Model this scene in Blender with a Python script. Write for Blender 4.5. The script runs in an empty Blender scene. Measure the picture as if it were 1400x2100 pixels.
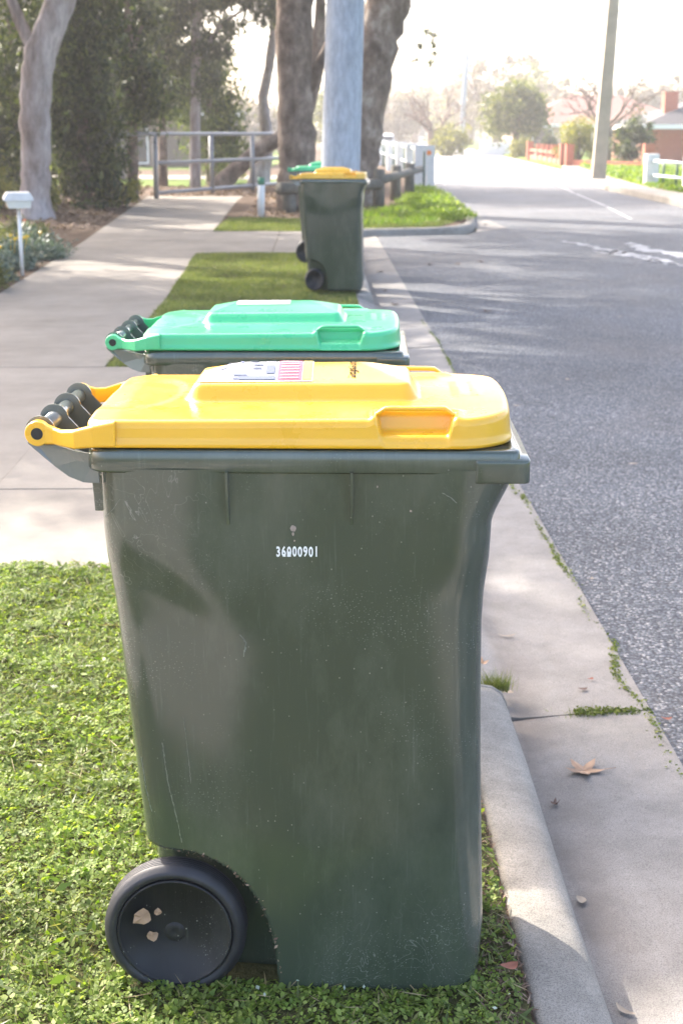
import bpy, math, random
import numpy as np
from mathutils import Vector, Matrix

random.seed(7)
RS = np.random.RandomState(11)
S = bpy.context.scene
COL = S.collection
R = math.radians

# ------------------------------------------------------------------ camera
cam_d = bpy.data.cameras.new("camera")
cam = bpy.data.objects.new("camera", cam_d)
COL.objects.link(cam)
S.camera = cam
cam.location = (0, 0, 1.44)
cam.rotation_euler = (R(90 - 14.95), 0, -math.atan(50 / 2917))
cam_d.sensor_fit = 'VERTICAL'
cam_d.sensor_height = 36
cam_d.sensor_width = 24
cam_d.lens = 2917 / 2100 * 36
cam_d.clip_start = 0.1
cam_d.clip_end = 3000
cam_d.dof.use_dof = True
cam_d.dof.focus_distance = 2.25
cam_d.dof.aperture_fstop = 9.5

# ------------------------------------------------------------------ light
SUN_EL, SUN_AZ = 38, 40          # azimuth: degrees to the left of +Y (into the picture)
W = bpy.data.worlds.new("World")
S.world = W
W.use_nodes = True
nt = W.node_tree
nt.nodes.clear()
sky = nt.nodes.new('ShaderNodeTexSky')
sky.sky_type = 'NISHITA'
sky.sun_disc = False
sky.sun_elevation = R(SUN_EL)
sky.sun_rotation = R(-SUN_AZ)
sky.dust_density = 4.0
sky.air_density = 0.7
sky.ozone_density = 0.6
bg = nt.nodes.new('ShaderNodeBackground')
bg.inputs[1].default_value = 0.15
wo = nt.nodes.new('ShaderNodeOutputWorld')
tint = nt.nodes.new('ShaderNodeMix'); tint.data_type = 'RGBA'; tint.blend_type = 'MULTIPLY'
tint.inputs[0].default_value = 1; tint.inputs[7].default_value = (1.045, 1.0, .94, 1)
nt.links.new(sky.outputs[0], tint.inputs[6]); nt.links.new(tint.outputs[2], bg.inputs[0])
nt.links.new(bg.outputs[0], wo.inputs[0])
sd = bpy.data.lights.new("sun", 'SUN')
sd.energy = 2.1
sd.angle = R(0.5)
sd.color = (1.0, 0.93, 0.84)
sun = bpy.data.objects.new("sun", sd)
COL.objects.link(sun)
tosun = Vector((-math.sin(R(SUN_AZ)) * math.cos(R(SUN_EL)), math.cos(R(SUN_AZ)) * math.cos(R(SUN_EL)), math.sin(R(SUN_EL))))
sun.rotation_euler = tosun.to_track_quat('Z', 'Y').to_euler()
sun.location = (0, 0, 30)
S.view_settings.view_transform = 'Standard'
S.view_settings.look = 'None'
S.view_settings.exposure = 2.5
S.view_settings.gamma = 1


# ------------------------------------------------------------------ helpers
def tag(o, label=None, cat=None, group=None, kind=None):
    if label: o['label'] = label
    if cat: o['category'] = cat
    if group: o['group'] = group
    if kind: o['kind'] = kind
    return o


def empty(name, loc, rz=0):
    o = bpy.data.objects.new(name, None)
    COL.objects.link(o)
    o.location = loc
    o.rotation_euler = (0, 0, rz)
    o.empty_display_size = 0.1
    return o


def children(o):
    return [c for c in bpy.data.objects if c.parent == o]


def copy_tree(o, parent=None):
    c = o.copy()
    COL.objects.link(c)
    if parent: c.parent = parent
    for ch in children(o):
        copy_tree(ch, c)
    return c


def ss(a, b, x):
    t = max(0, min(1, (x - a) / (b - a))); return t * t * (3 - 2 * t)


class MB:
    def __init__(s):
        s.v = []; s.f = []; s.sm = []

    def add(s, vs, fs, smooth=False):
        b = len(s.v)
        s.v += [tuple(p) for p in vs]
        s.f += [tuple(b + i for i in f) for f in fs]
        s.sm += [smooth] * len(fs)
        return s

    def box(s, x0, x1, y0, y1, z0, z1, M=None):
        vs = [(x, y, z) for z in (z0, z1) for y in (y0, y1) for x in (x0, x1)]
        if M: vs = [M @ Vector(p) for p in vs]
        return s.add(vs, [(0, 2, 3, 1), (4, 5, 7, 6), (0, 1, 5, 4), (2, 6, 7, 3), (0, 4, 6, 2), (1, 3, 7, 5)])

    def tube(s, pts, rad, n=8, smooth=True, wob=0):
        pts = [Vector(p) for p in pts]
        if not isinstance(rad, (list, tuple)): rad = [rad] * len(pts)
        vs = []; fs = []
        a = None
        for i, p in enumerate(pts):
            d = (pts[min(i + 1, len(pts) - 1)] - pts[max(i - 1, 0)]).normalized()
            if a is None:
                a = d.orthogonal().normalized()
            a = (a - d * a.dot(d)).normalized()
            b = d.cross(a)
            for k in range(n):
                t = 2 * math.pi * k / n
                rr = rad[i] * (1 + (wob * (random.random() - .5)))
                vs.append(p + a * math.cos(t) * rr + b * math.sin(t) * rr)
        for i in range(len(pts) - 1):
            for k in range(n):
                fs.append((i * n + k, i * n + (k + 1) % n, (i + 1) * n + (k + 1) % n, (i + 1) * n + k))
        fs.append(tuple(range(n))[::-1]); fs.append(tuple((len(pts) - 1) * n + k for k in range(n)))
        return s.add(vs, fs, smooth)

    def prism(s, poly, z0, z1):
        n = len(poly)
        vs = [(x, y, z0) for x, y in poly] + [(x, y, z1) for x, y in poly]
        return s.add(vs, [tuple(range(n))[::-1], tuple(range(n, 2 * n))] + [(i, (i + 1) % n, n + (i + 1) % n, n + i) for i in range(n)])

    def loft(s, rings, closed=True, smooth=True, cap=False):
        n = len(rings[0]); vs = [p for r in rings for p in r]; fs = []
        m = n if closed else n - 1
        for i in range(len(rings) - 1):
            for k in range(m):
                fs.append((i * n + k, i * n + (k + 1) % n, (i + 1) * n + (k + 1) % n, (i + 1) * n + k))
        if cap:
            fs.append(tuple(range(n))[::-1]); fs.append(tuple((len(rings) - 1) * n + k for k in range(n)))
        return s.add(vs, fs, smooth)

    def sweep_y(s, poly, y0, y1, smooth=False):   # polygon in xz extruded along y
        n = len(poly)
        vs = [(x, y0, z) for x, z in poly] + [(x, y1, z) for x, z in poly]
        return s.add(vs, [tuple(range(n))[::-1], tuple(range(n, 2 * n))] + [(i, (i + 1) % n, n + (i + 1) % n, n + i) for i in range(n)], smooth)

    def build(s, name, mat, parent=None, bevel=0, seg=2):
        me = bpy.data.meshes.new(name)
        me.from_pydata(s.v, [], s.f)
        me.polygons.foreach_set('use_smooth', s.sm)
        me.materials.append(mat)
        import bmesh
        bm = bmesh.new(); bm.from_mesh(me)
        bmesh.ops.recalc_face_normals(bm, faces=bm.faces[:])
        bm.to_mesh(me); bm.free()
        me.update()
        o = bpy.data.objects.new(name, me)
        COL.objects.link(o)
        if parent: o.parent = parent
        if bevel:
            m = o.modifiers.new('bevel', 'BEVEL'); m.width = bevel; m.segments = seg; m.limit_method = 'ANGLE'; m.angle_limit = R(40)
            m.harden_normals = False
        return o


def npmesh(name, V, F, mat, parent=None, smooth=False):
    """V (n,3), F (m,k) constant size faces"""
    me = bpy.data.meshes.new(name)
    me.vertices.add(len(V)); me.vertices.foreach_set('co', np.asarray(V, np.float32).ravel())
    m, k = F.shape
    me.loops.add(m * k); me.loops.foreach_set('vertex_index', F.astype(np.int32).ravel())
    me.polygons.add(m); me.polygons.foreach_set('loop_start', np.arange(0, m * k, k, dtype=np.int32))
    me.polygons.foreach_set('loop_total', np.full(m, k, np.int32))
    if smooth: me.polygons.foreach_set('use_smooth', np.ones(m, bool))
    me.update(calc_edges=True); me.validate()
    me.materials.append(mat)
    o = bpy.data.objects.new(name, me); COL.objects.link(o)
    if parent: o.parent = parent
    return o


def leaf_cloud(P, L, Wd, up=0.0, droop=0.0, jitter=.35, rs=RS):
    """leaves: folded 4-point quads centred at P. up: 1 = flat to the sky. droop: 1 = hanging"""
    n = len(P)
    D = rs.normal(size=(n, 3)); D[:, 2] *= (1 - up)
    D[:, 2] -= droop * 1.6
    D /= np.linalg.norm(D, axis=1)[:, None] + 1e-9
    N = rs.normal(size=(n, 3)); N[:, 2] += up * 3
    A = np.cross(D, N); A /= np.linalg.norm(A, axis=1)[:, None] + 1e-9
    s = (1 + jitter * rs.normal(size=n)).clip(.4, 1.9)[:, None]
    l = L * s; w = Wd * s
    V = np.stack([P - D * l * .5, P + A * w * .5 + D * l * .05, P + D * l * .5, P - A * w * .5 + D * l * .05], 1).reshape(-1, 3)
    F = np.arange(4 * n).reshape(n, 4)
    return V, F


def crown_pts(clusters, n, clump=.28, spread=.5, rs=RS, shell=.55):
    """leaf positions in clumps spread through ellipsoids; clusters: (cx,cy,cz,rx,ry,rz)"""
    vol = np.array([c[3] * c[4] * c[5] for c in clusters]) ** .8
    vol = vol / vol.sum(); out = []
    for c, w in zip(clusters, vol):
        m = int(n * w); k = max(4, int(m / 70))
        d = rs.normal(size=(k, 3)); d /= np.linalg.norm(d, axis=1)[:, None]
        r = (shell + (1 - shell) * rs.rand(k)) ** .8
        r *= 1 + .16 * rs.normal(size=k)
        cc = np.array(c[:3]) + d * r[:, None] * np.array(c[3:6])
        sz = clump * (.5 + rs.rand(k))
        idx = rs.randint(0, k, m)
        p = cc[idx] + rs.normal(size=(m, 3)) * sz[idx][:, None] * spread
        out.append(p)
    return np.concatenate(out)


# ------------------------------------------------------------------ materials
class N:
    def __init__(s, name):
        s.m = bpy.data.materials.new(name); s.m.use_nodes = True
        s.t = s.m.node_tree; s.b = s.t.nodes['Principled BSDF']; s.o = s.t.nodes['Material Output']
        s.tc = s.t.nodes.new('ShaderNodeTexCoord')

    def nd(s, ty, **k):
        n = s.t.nodes.new(ty)
        for a, b in k.items(): setattr(n, a, b)
        return n

    def l(s, a, b): s.t.links.new(a, b)

    def co(s, scale=(1, 1, 1), src='Object'):
        mp = s.nd('ShaderNodeMapping'); mp.inputs['Scale'].default_value = scale
        s.l(s.tc.outputs[src], mp.inputs[0]); return mp.outputs[0]

    def noise(s, sc, det=4, rough=.55, vec=None, dist=0):
        n = s.nd('ShaderNodeTexNoise'); n.inputs['Scale'].default_value = sc; n.inputs['Detail'].default_value = det
        n.inputs['Roughness'].default_value = rough; n.inputs['Distortion'].default_value = dist
        s.l(vec if vec else s.tc.outputs['Object'], n.inputs['Vector']); return n.outputs[0]

    def vor(s, sc, feat='F1', vec=None, out=0):
        n = s.nd('ShaderNodeTexVoronoi'); n.feature = feat; n.inputs['Scale'].default_value = sc
        s.l(vec if vec else s.tc.outputs['Object'], n.inputs['Vector']); return n.outputs[out]

    def ramp(s, f, stops):
        r = s.nd('ShaderNodeValToRGB'); e = r.color_ramp.elements
        while len(e) < len(stops): e.new(.5)
        for i, (p, c) in enumerate(stops):
            e[i].position = p; e[i].color = (c, c, c, 1) if not isinstance(c, tuple) else (*c, 1)
        s.l(f, r.inputs[0]); return r.outputs[0]

    def mix(s, f, a, b, mode='MIX'):
        m = s.nd('ShaderNodeMix'); m.data_type = 'RGBA'; m.blend_type = mode
        for sock, v in ((m.inputs[0], f), (m.inputs[6], a), (m.inputs[7], b)):
            if isinstance(v, (int, float)): sock.default_value = v
            elif isinstance(v, tuple): sock.default_value = (*v, 1)
            else: s.l(v, sock)
        return m.outputs[2]

    def math(s, op, a, b=0.):
        m = s.nd('ShaderNodeMath'); m.operation = op
        for sock, v in ((m.inputs[0], a), (m.inputs[1], b)):
            if isinstance(v, (int, float)): sock.default_value = v
            else: s.l(v, sock)
        return m.outputs[0]

    def col(s, v):
        if isinstance(v, tuple): s.b.inputs['Base Color'].default_value = (*v, 1)
        else: s.l(v, s.b.inputs['Base Color'])
        return s

    def rough(s, v):
        if isinstance(v, (int, float)): s.b.inputs['Roughness'].default_value = v
        else: s.l(v, s.b.inputs['Roughness'])
        return s

    def bump(s, h, st=.3, d=.01):
        b = s.nd('ShaderNodeBump'); b.inputs['Strength'].default_value = st; b.inputs['Distance'].default_value = d
        s.l(h, b.inputs['Height'])
        s.l(b.outputs[0], s.b.inputs['Normal']); return s


def simple(name, c, rough=.6, var=.15, sc=8, metal=0, spec=.5):
    n = N(name)
    f = n.noise(sc, 5)
    a = tuple(x * (1 - var) for x in c); b = tuple(min(1, x * (1 + var)) for x in c)
    n.col(n.ramp(f, [(.3, a), (.7, b)])); n.rough(rough)
    n.b.inputs['Metallic'].default_value = metal
    n.b.inputs['Specular IOR Level'].default_value = spec
    n.bump(n.noise(sc * 6, 4), .12, .003)
    return n.m


def leafmat(name, c1, c2, c3=None, trans=.35, rough=.5, sc=1.2):
    n = N(name)
    g = n.nd('ShaderNodeNewGeometry')
    stops = [(0, c1), (.6, c2), (1, c3 or c2)]
    c = n.ramp(g.outputs['Random Per Island'], stops)
    f = n.ramp(n.noise(sc, 3), [(.35, .75), (.65, 1.2)])
    c = n.mix(1, c, f, 'MULTIPLY')
    n.col(c); n.rough(rough)
    tr = n.nd('ShaderNodeBsdfTranslucent')
    n.l(n.mix(1, c, (1.25, 1.3, .55), 'MULTIPLY'), tr.inputs[0])
    mx = n.nd('ShaderNodeMixShader'); mx.inputs[0].default_value = trans
    n.l(n.b.outputs[0], mx.inputs[1]); n.l(tr.outputs[0], mx.inputs[2]); n.l(mx.outputs[0], n.o.inputs[0])
    return n.m


def mat_plastic(name, c, rough=.3, dirt=.6, spec=.85, coat=.25):
    """green wheelie-bin body: glossy, dusty, specked, scuffed upright"""
    n = N(name)
    big = n.noise(2.2, 3, .5)
    base = n.ramp(big, [(.2, tuple(x * .93 for x in c)), (.8, tuple(x * 1.07 for x in c))])
    sv = n.noise(1, 6, .7, n.co((120, 120, 5)))
    base = n.mix(n.math('MULTIPLY', n.ramp(sv, [(.58, 0.), (.72, 1.)]), .09), base, (.33, .36, .33))
    v = n.vor(70, vec=n.co((1, 1, .8)))
    n1 = n.ramp(v, [(.0, 1.), (.10, 0.)])
    msk = n.ramp(n.noise(5.5, 4, .6), [(.40, 0.), (.56, 1.)])
    base = n.mix(n.math('MULTIPLY', n.math('MULTIPLY', n1, msk), dirt), base, (.50, .52, .45))
    v2 = n.vor(210)
    n2 = n.ramp(v2, [(.0, 1.), (.24, 0.)])
    msk2 = n.ramp(n.noise(4., 3, .6, n.co((1, 1, 1.2))), [(.50, 0.), (.64, 1.)])
    base = n.mix(n.math('MULTIPLY', n.math('MULTIPLY', n2, msk2), dirt * .8), base, (.50, .55, .50))
    film = n.ramp(n.noise(3.2, 7, .7, n.co((1.6, 1.6, .7))), [(.48, 0.), (.72, 1.)])
    base = n.mix(n.math('MULTIPLY', film, .16), base, (.30, .31, .25))
    sc = n.noise(9, 2, .5, None, 3.0)
    line = n.ramp(n.math('ABSOLUTE', n.math('SUBTRACT', sc, .5)), [(.0, 1.), (.006, 0.)])
    lm = n.ramp(n.noise(2.3, 2), [(.56, 0.), (.64, 1.)])
    base = n.mix(n.math('MULTIPLY', n.math('MULTIPLY', line, lm), .3), base, (.45, .47, .42))
    n.col(base)
    sr = n.ramp(n.noise(1, 5, .6, n.co((60, 60, 3))), [(.3, rough * .8), (.8, rough * 1.5)])
    n.rough(sr)
    n.b.inputs['Specular IOR Level'].default_value = spec
    n.b.inputs['Coat Weight'].default_value = coat
    n.b.inputs['Coat Roughness'].default_value = rough * .9
    n.bump(n.noise(5, 2), .03, .01)
    return n.m


def mat_lid(name, c, c2):
    n = N(name)
    base = n.ramp(n.noise(5, 4), [(.3, c), (.7, c2)])
    sv = n.ramp(n.noise(1, 6, .7, n.co((6, 50, 50))), [(.62, 0.), (.75, 1.)])
    base = n.mix(n.math('MULTIPLY', sv, .10), base, tuple(min(1, x * 1.2 + .15) for x in c))
    v = n.ramp(n.vor(60), [(.0, 1.), (.05, 0.)])
    base = n.mix(n.math('MULTIPLY', v, .35), base, (.35, .28, .18))
    n.col(base); n.rough(n.ramp(n.noise(20, 4), [(.3, .24), (.7, .40)]))
    n.b.inputs['Coat Weight'].default_value = .5
    n.b.inputs['Coat Roughness'].default_value = .28
    n.b.inputs['Subsurface Weight'].default_value = .12
    n.b.inputs['Subsurface Radius'].default_value = (.02, .015, .004)
    n.b.inputs['Subsurface Scale'].default_value = .3
    n.b.inputs['Specular IOR Level'].default_value = .6
    n.bump(n.noise(90, 3), .04, .002)
    return n.m


def mat_concrete(name, c=(.40, .385, .36), sc=1., spk=.5, silt=None, stain=.28):
    n = N(name)
    f = n.noise(1.3 * sc, 8, .62)
    base = n.ramp(f, [(.3, tuple(x * .78 for x in c)), (.5, c), (.72, tuple(min(1, x * 1.16) for x in c))])
    st = n.ramp(n.noise(5 * sc, 7, .7), [(.42, 0.), (.7, 1.)])
    base = n.mix(n.math('MULTIPLY', st, stain), base, (.13, .125, .11))
    gr = n.noise(330, 3, .7)
    base = n.mix(spk, base, n.ramp(gr, [(.3, .35), (.52, 1.), (.75, 1.35)]), 'MULTIPLY')
    pit = n.ramp(n.vor(90), [(.0, 1.), (.10, 0.)])
    base = n.mix(n.math('MULTIPLY', n.math('MULTIPLY', pit, n.ramp(n.noise(7, 3), [(.5, 0.), (.6, 1.)])), .6), base, (.12, .115, .10))
    if silt:      # dirt line lying along the channel
        sx = n.nd('ShaderNodeSeparateXYZ'); n.l(n.tc.outputs['Object'], sx.inputs[0])
        xx = n.math('ADD', sx.outputs[0], n.math('MULTIPLY', n.math('SUBTRACT', n.noise(3, 4), .5), .10))
        f_ = n.ramp(xx, [(silt - .05, 0.), (silt - .01, 1.), (silt + .03, .7), (silt + .11, 0.)])
        base = n.mix(n.math('MULTIPLY', f_, n.ramp(n.noise(4, 5), [(.35, .25), (.65, .7)])), base, (.15, .125, .105))
    n.col(base); n.rough(.88)
    n.b.inputs['Specular IOR Level'].default_value = .3
    n.bump(n.math('ADD', n.noise(260, 5, .7), n.math('MULTIPLY', n.noise(18, 4), 2.)), .45, .004)
    return n.m


def mat_asphalt(name='asphalt'):
    n = N(name)
    v = n.nd('ShaderNodeTexVoronoi'); v.inputs['Scale'].default_value = 105
    n.l(n.co((1, 1, 1)), v.inputs['Vector'])
    hs = n.nd('ShaderNodeSeparateColor'); n.l(v.outputs['Color'], hs.inputs[0])
    stone = n.ramp(hs.outputs[0], [(0, (.062, .068, .078)), (.5, (.12, .13, .148)), (.85, (.20, .21, .22)), (1, (.42, .41, .40))])
    edge = n.ramp(v.outputs['Distance'], [(.35, 1.), (.75, .35)])
    base = n.mix(1, stone, edge, 'MULTIPLY')
    pat = n.ramp(n.noise(.7, 6, .6), [(.35, .85), (.65, 1.25)])
    base = n.mix(1, base, pat, 'MULTIPLY')
    st = n.ramp(n.noise(.6, 6, .65, n.co((1, .5, 1))), [(.52, 0.), (.66, 1.)])
    base = n.mix(n.math('MULTIPLY', st, .32), base, (.20, .175, .155))
    ck = n.ramp(n.math('ABSOLUTE', n.math('SUBTRACT', n.noise(.55, 5, .6, None, .4), .5)), [(.0, 1.), (.0035, 0.)])
    base = n.mix(n.math('MULTIPLY', ck, .5), base, (.03, .03, .03))
    n.col(base); n.rough(.8)
    n.b.inputs['Specular IOR Level'].default_value = .45
    h = n.math('SUBTRACT', 1., v.outputs['Distance'])
    n.bump(n.math('ADD', h, n.math('MULTIPLY', n.noise(30, 3), .8)), .8, .006)
    return n.m


def mat_ground(name, a, b, c, sc=3):
    n = N(name)
    base = n.ramp(n.noise(sc, 8, .65), [(.3, a), (.5, b), (.7, c)])
    base = n.mix(.5, base, n.ramp(n.noise(60, 4, .7), [(.3, .4), (.7, 1.6)]), 'MULTIPLY')
    n.col(base); n.rough(.95); n.b.inputs['Specular IOR Level'].default_value = .1
    n.bump(n.noise(45, 5, .7), .8, .02)
    return n.m


def mat_bark(name, stops, sc=1.5, zs=.5, bumpd=.03, fine=14):
    n = N(name)
    v = n.co((1, 1, zs))
    f = n.noise(sc, 6, .65, v, .15)
    base = n.ramp(f, stops)
    base = n.mix(.55, base, n.ramp(n.noise(fine, 5, .7, n.co((1, 1, .35))), [(.3, .45), (.7, 1.4)]), 'MULTIPLY')
    n.col(base); n.rough(.85); n.b.inputs['Specular IOR Level'].default_value = .25
    n.bump(n.math('ADD', f, n.noise(fine, 5, .7, n.co((1, 1, .35)))), .9, bumpd)
    return n.m


def mat_brick(name, c1, c2, mortar, sc=6, rot=False):
    n = N(name)
    b = n.nd('ShaderNodeTexBrick'); b.inputs['Scale'].default_value = sc
    b.inputs['Color1'].default_value = (*c1, 1); b.inputs['Color2'].default_value = (*c2, 1); b.inputs['Mortar'].default_value = (*mortar, 1)
    mp = n.nd('ShaderNodeMapping'); mp.inputs['Rotation'].default_value = (R(90), 0, 0)
    n.l(n.tc.outputs['Object'], mp.inputs[0]); n.l(mp.outputs[0], b.inputs['Vector'])
    n.col(b.outputs[0]); n.rough(.85); return n.m


M = dict(
    body=mat_plastic('bin_plastic', (.050, .066, .046), .15, .55),
    handle=mat_plastic('bin_plastic_dark', (.12, .14, .128), .16, .3),
    yellow=mat_lid('yellow_lid_plastic', (.80, .43, .010), (.84, .47, .018)),
    green=mat_lid('green_lid_plastic', (.06, .52, .22), (.07, .57, .25)),
    concrete=mat_concrete('footpath_concrete', (.268, .242, .208)),
    gutterc=mat_concrete('gutter_concrete', (.29, .272, .25), 1.6, .7, .555, .36),
    kerbc=mat_concrete('kerb_concrete', (.325, .300, .262), 2.2, .8, None, .5),
    asphalt=mat_asphalt(),
    sunlit_road=simple('sunlit_far_road', (.36, .35, .33), .85, .15, 2),  # sun glare on the far road, put into a paler base colour
    soil=mat_ground('soil', (.05, .035, .025), (.10, .07, .05), (.17, .125, .09)),
    turf=mat_ground('turf_soil', (.045, .045, .02), (.08, .08, .035), (.13, .12, .06), 5),
    lawn=mat_ground('lawn', (.07, .11, .02), (.11, .17, .035), (.17, .21, .06), .8),
    far=mat_ground('far_ground', (.12, .12, .05), (.18, .18, .08), (.26, .24, .13), .2),
    white=simple('white_paint', (.74, .74, .72), .5, .08, 10),
    steel=simple('galvanised_steel', (.27, .28, .30), .45, .15, 12, .4),
    railblue=simple('pale_blue_rail', (.55, .62, .64), .4, .08, 10),
    darkgreen=simple('dark_green_metal', (.03, .09, .06), .4, .1, 10),
    rubber=simple('tyre_rubber', (.028, .028, .032), .5, .25, 30),
    hub=mat_plastic('wheel_plastic', (.020, .020, .021), .5, 1., .3, 0.),
    orange=simple('orange_reflector', (.9, .25, .02), .3, .05),
    polegrey=mat_bark('pole_concrete', [(.3, (.36, .39, .43)), (.7, (.48, .51, .55))], 1.2, .25, .004, 20),
    poletan=simple('pole_timber', (.42, .35, .27), .8, .12, 3),
    timber=mat_bark('weathered_timber', [(.3, (.10, .10, .085)), (.7, (.20, .185, .155))], 3, .4, .01, 20),
    brick=mat_brick('red_brick', (.40, .085, .04), (.48, .12, .055), (.36, .26, .21)),
    darkbrick=mat_brick('dark_brick', (.13, .10, .09), (.17, .13, .11), (.2, .18, .16)),
    brickpale=mat_brick('pale_brick', (.50, .35, .26), (.56, .41, .31), (.5, .46, .4)),
    tile=simple('roof_tiles_grey', (.05, .05, .056), .8, .2, 3),
    tilered=simple('roof_tiles_red', (.24, .11, .085), .8, .2, 3),
    fascia=simple('white_fascia', (.8, .8, .78), .6, .04),
    glass=simple('window_glass', (.05, .06, .07), .1, .1),
    dryleaf=simple('dry_leaf', (.34, .22, .14), .7, .3, 30),
    redleaf=simple('red_leaf', (.28, .09, .05), .7, .3, 30),
    paleleaf=simple('pale_leaf', (.34, .28, .21), .7, .25, 30),
    darkleaf=simple('dark_leaf', (.13, .08, .06), .7, .3, 30),
    ink=simple('black_ink', (.008, .008, .01), .8, .1, 8, 0, .1),
    print_grey=simple('grey_ink', (.17, .19, .26), .8, .1, 8, 0, .1),
    print_pink=simple('pink_ink', (.55, .13, .18), .7, .06, 40, 0, .2),
    sticker=simple('sticker_paper', (.46, .46, .48), .6, .05, 20, 0, .3),
    sticker_y=simple('sticker_yellow', (.55, .42, .10), .6, .05, 20, 0, .3),
    whitepaint=simple('bin_number_paint', (.82, .84, .82), .5, .06, 60),
    roadline=simple('road_marking', (.36, .36, .36), .7, .25, 8),
    bark_pale=mat_bark('pale_gum_bark', [(.38, (.17, .135, .12)), (.47, (.30, .26, .25)), (.60, (.46, .42, .42))], 1.2, .35, .02),
    bark_dark=mat_bark('rough_gum_bark', [(.36, (.10, .075, .060)), (.5, (.19, .145, .12)), (.66, (.32, .26, .22))], 3.4, .8, .05, 11),
    bark_mix=mat_bark('mottled_gum_bark', [(.40, (.15, .112, .09)), (.52, (.26, .205, .17)), (.64, (.46, .40, .35))], 2.3, .7, .05, 11),
    twig=simple('brown_twig', (.16, .11, .09), .9, .2, 6),
    lf_gum=leafmat('gum_leaves', (.035, .055, .030), (.065, .090, .045), (.12, .14, .06), .30),
    lf_dark=leafmat('dark_foliage', (.022, .036, .020), (.05, .072, .034), (.15, .18, .06), .35),
    lf_gum2=leafmat('olive_gum_leaves', (.03, .05, .02), (.07, .10, .03), (.20, .23, .06), .45),
    lf_olive=leafmat('olive_foliage', (.07, .09, .03), (.13, .15, .05), (.22, .22, .07), .4),
    lf_yellow=leafmat('yellow_green_foliage', (.13, .14, .04), (.24, .24, .06), (.36, .33, .09), .35),
    lf_grey=leafmat('grey_twigs', (.13, .11, .09), (.22, .18, .15), (.30, .24, .19), .2),
    lf_silver=leafmat('silver_leaves', (.07, .11, .085), (.13, .18, .15), (.20, .25, .22), .2),
    clover=leafmat('clover_leaves', (.10, .16, .03), (.21, .30, .05), (.38, .45, .13), .5, .6, 3),
    clover_pale=leafmat('pale_undersides', (.35, .42, .30), (.45, .52, .42), (.55, .6, .5), .2),
    blade=leafmat('grass_blades', (.095, .135, .035), (.17, .21, .06), (.30, .29, .12), .4, .5, 2.),
    weeds=leafmat('weed_leaves', (.08, .15, .02), (.17, .26, .03), (.30, .36, .06), .45, .5, 1.),
    straw=leafmat('straw', (.22, .17, .09), (.36, .28, .15), (.5, .42, .26), .2, .7, 2.),
    moss=leafmat('moss', (.09, .13, .015), (.16, .21, .03), (.26, .28, .06), .2, .8, 9),
    litter=leafmat('leaf_litter', (.10, .06, .04), (.20, .13, .09), (.36, .26, .19), .1, .8, 1.),
    fl_y=simple('yellow_petals', (.85, .55, .03), .6, .1),
    fl_o=simple('orange_petals', (.9, .18, .03), .6, .1),
    crack=simple('joint_dirt', (.07, .06, .05), .95, .3, 20),
)

exec_order = []

# ------------------------------------------------------------------ ground and road
tag(MB().add([(-700, -60, -.17), (700, -60, -.17), (700, 1500, -.17), (-700, 1500, -.17)], [(0, 1, 2, 3)]).build('ground', M['far']), kind='structure')

KERB = [(.36, -14), (.36, 3.60)]                       # near kerb (outer top edge)
BULB = [(.36, 12.95), (.36, 21.6), (.50, 22.15), (.95, 22.45), (1.7, 22.6), (2.2, 23.1), (2.5, 24.2), (2.75, 27), (2.95, 32), (3.0, 38), (3.0, 62), (4.2, 100), (8, 200)]
left = [(-300, -14), (.36, -14), (.36, 12.95)] + BULB[1:] + [(8, 320), (-300, 320)]
tag(MB().prism(left, -.165, 0.0).build('verge_soil', M['soil']), kind='structure')

# road surface with a ragged near edge along the gutter
edge = []
y = -14.
while y < 21.9:
    w = .5 * math.sin(y * 3.1) + .5 * math.sin(y * 7.7 + 1) + .6 * (random.random() - .5)
    edge.append((.885 + .009 * w + (.02 * math.sin(y * .8) if y > 6 else 0) + max(0, 1.6 - abs(y - 4.0)) * .012 * math.sin(y * 11), y))
    y += .06
road = edge + [(1.0, 22.2)] + [(x + .12, yy) for x, yy in BULB[3:]] + [(11.5, 320), (14, 200), (13.2, 110), (10.4, 62), (8.6, 48), (7.95, 40), (7.75, 30), (7.7, 20), (7.9, -14)]
# keep the face count friendly: triangulated strip
mb = MB()
rx = {}
def right_x(y):
    pts = [(-14, 7.9), (20, 7.7), (30, 7.75), (40, 7.95), (48, 8.6), (62, 10.4), (110, 13.2), (200, 18), (320, 24)]
    for (a, b), (c, d) in zip(pts, pts[1:]):
        if a <= y <= c: return b + (d - b) * (y - a) / (c - a)
    return pts[-1][1]
ledge = edge + [(1.0, 22.2), (2.35, 22.45), (2.62, 23.4)] + [(x + .13, yy) for x, yy in BULB[6:]] + [(12, 320)]
vs = []
for x, yy in ledge:
    vs += [(x, yy, -.100), (right_x(yy), yy, -.100)]
mb.add(vs, [(2 * i, 2 * i + 1, 2 * i + 3, 2 * i + 2) for i in range(len(ledge) - 1)])
tag(mb.build('road', M['asphalt']), kind='structure')

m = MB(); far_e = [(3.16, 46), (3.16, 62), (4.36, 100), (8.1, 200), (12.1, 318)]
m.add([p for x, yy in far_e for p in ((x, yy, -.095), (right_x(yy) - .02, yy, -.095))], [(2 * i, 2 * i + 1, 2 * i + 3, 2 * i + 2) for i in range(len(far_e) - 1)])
tag(m.build('road', M['sunlit_road']), kind='structure')  # sheet over the far road, sunlit brightness painted in by its colour

# gutter pan and lay-back crossing
def strip(prof, ys, name, mat, dx=None):
    m = MB(); rings = []
    for yy in ys:
        rings.append([(x + (dx(yy) if dx else 0), yy, z) for x, z in prof])
    m.loft(rings, closed=False, smooth=False)
    return m.build(name, mat)

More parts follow.
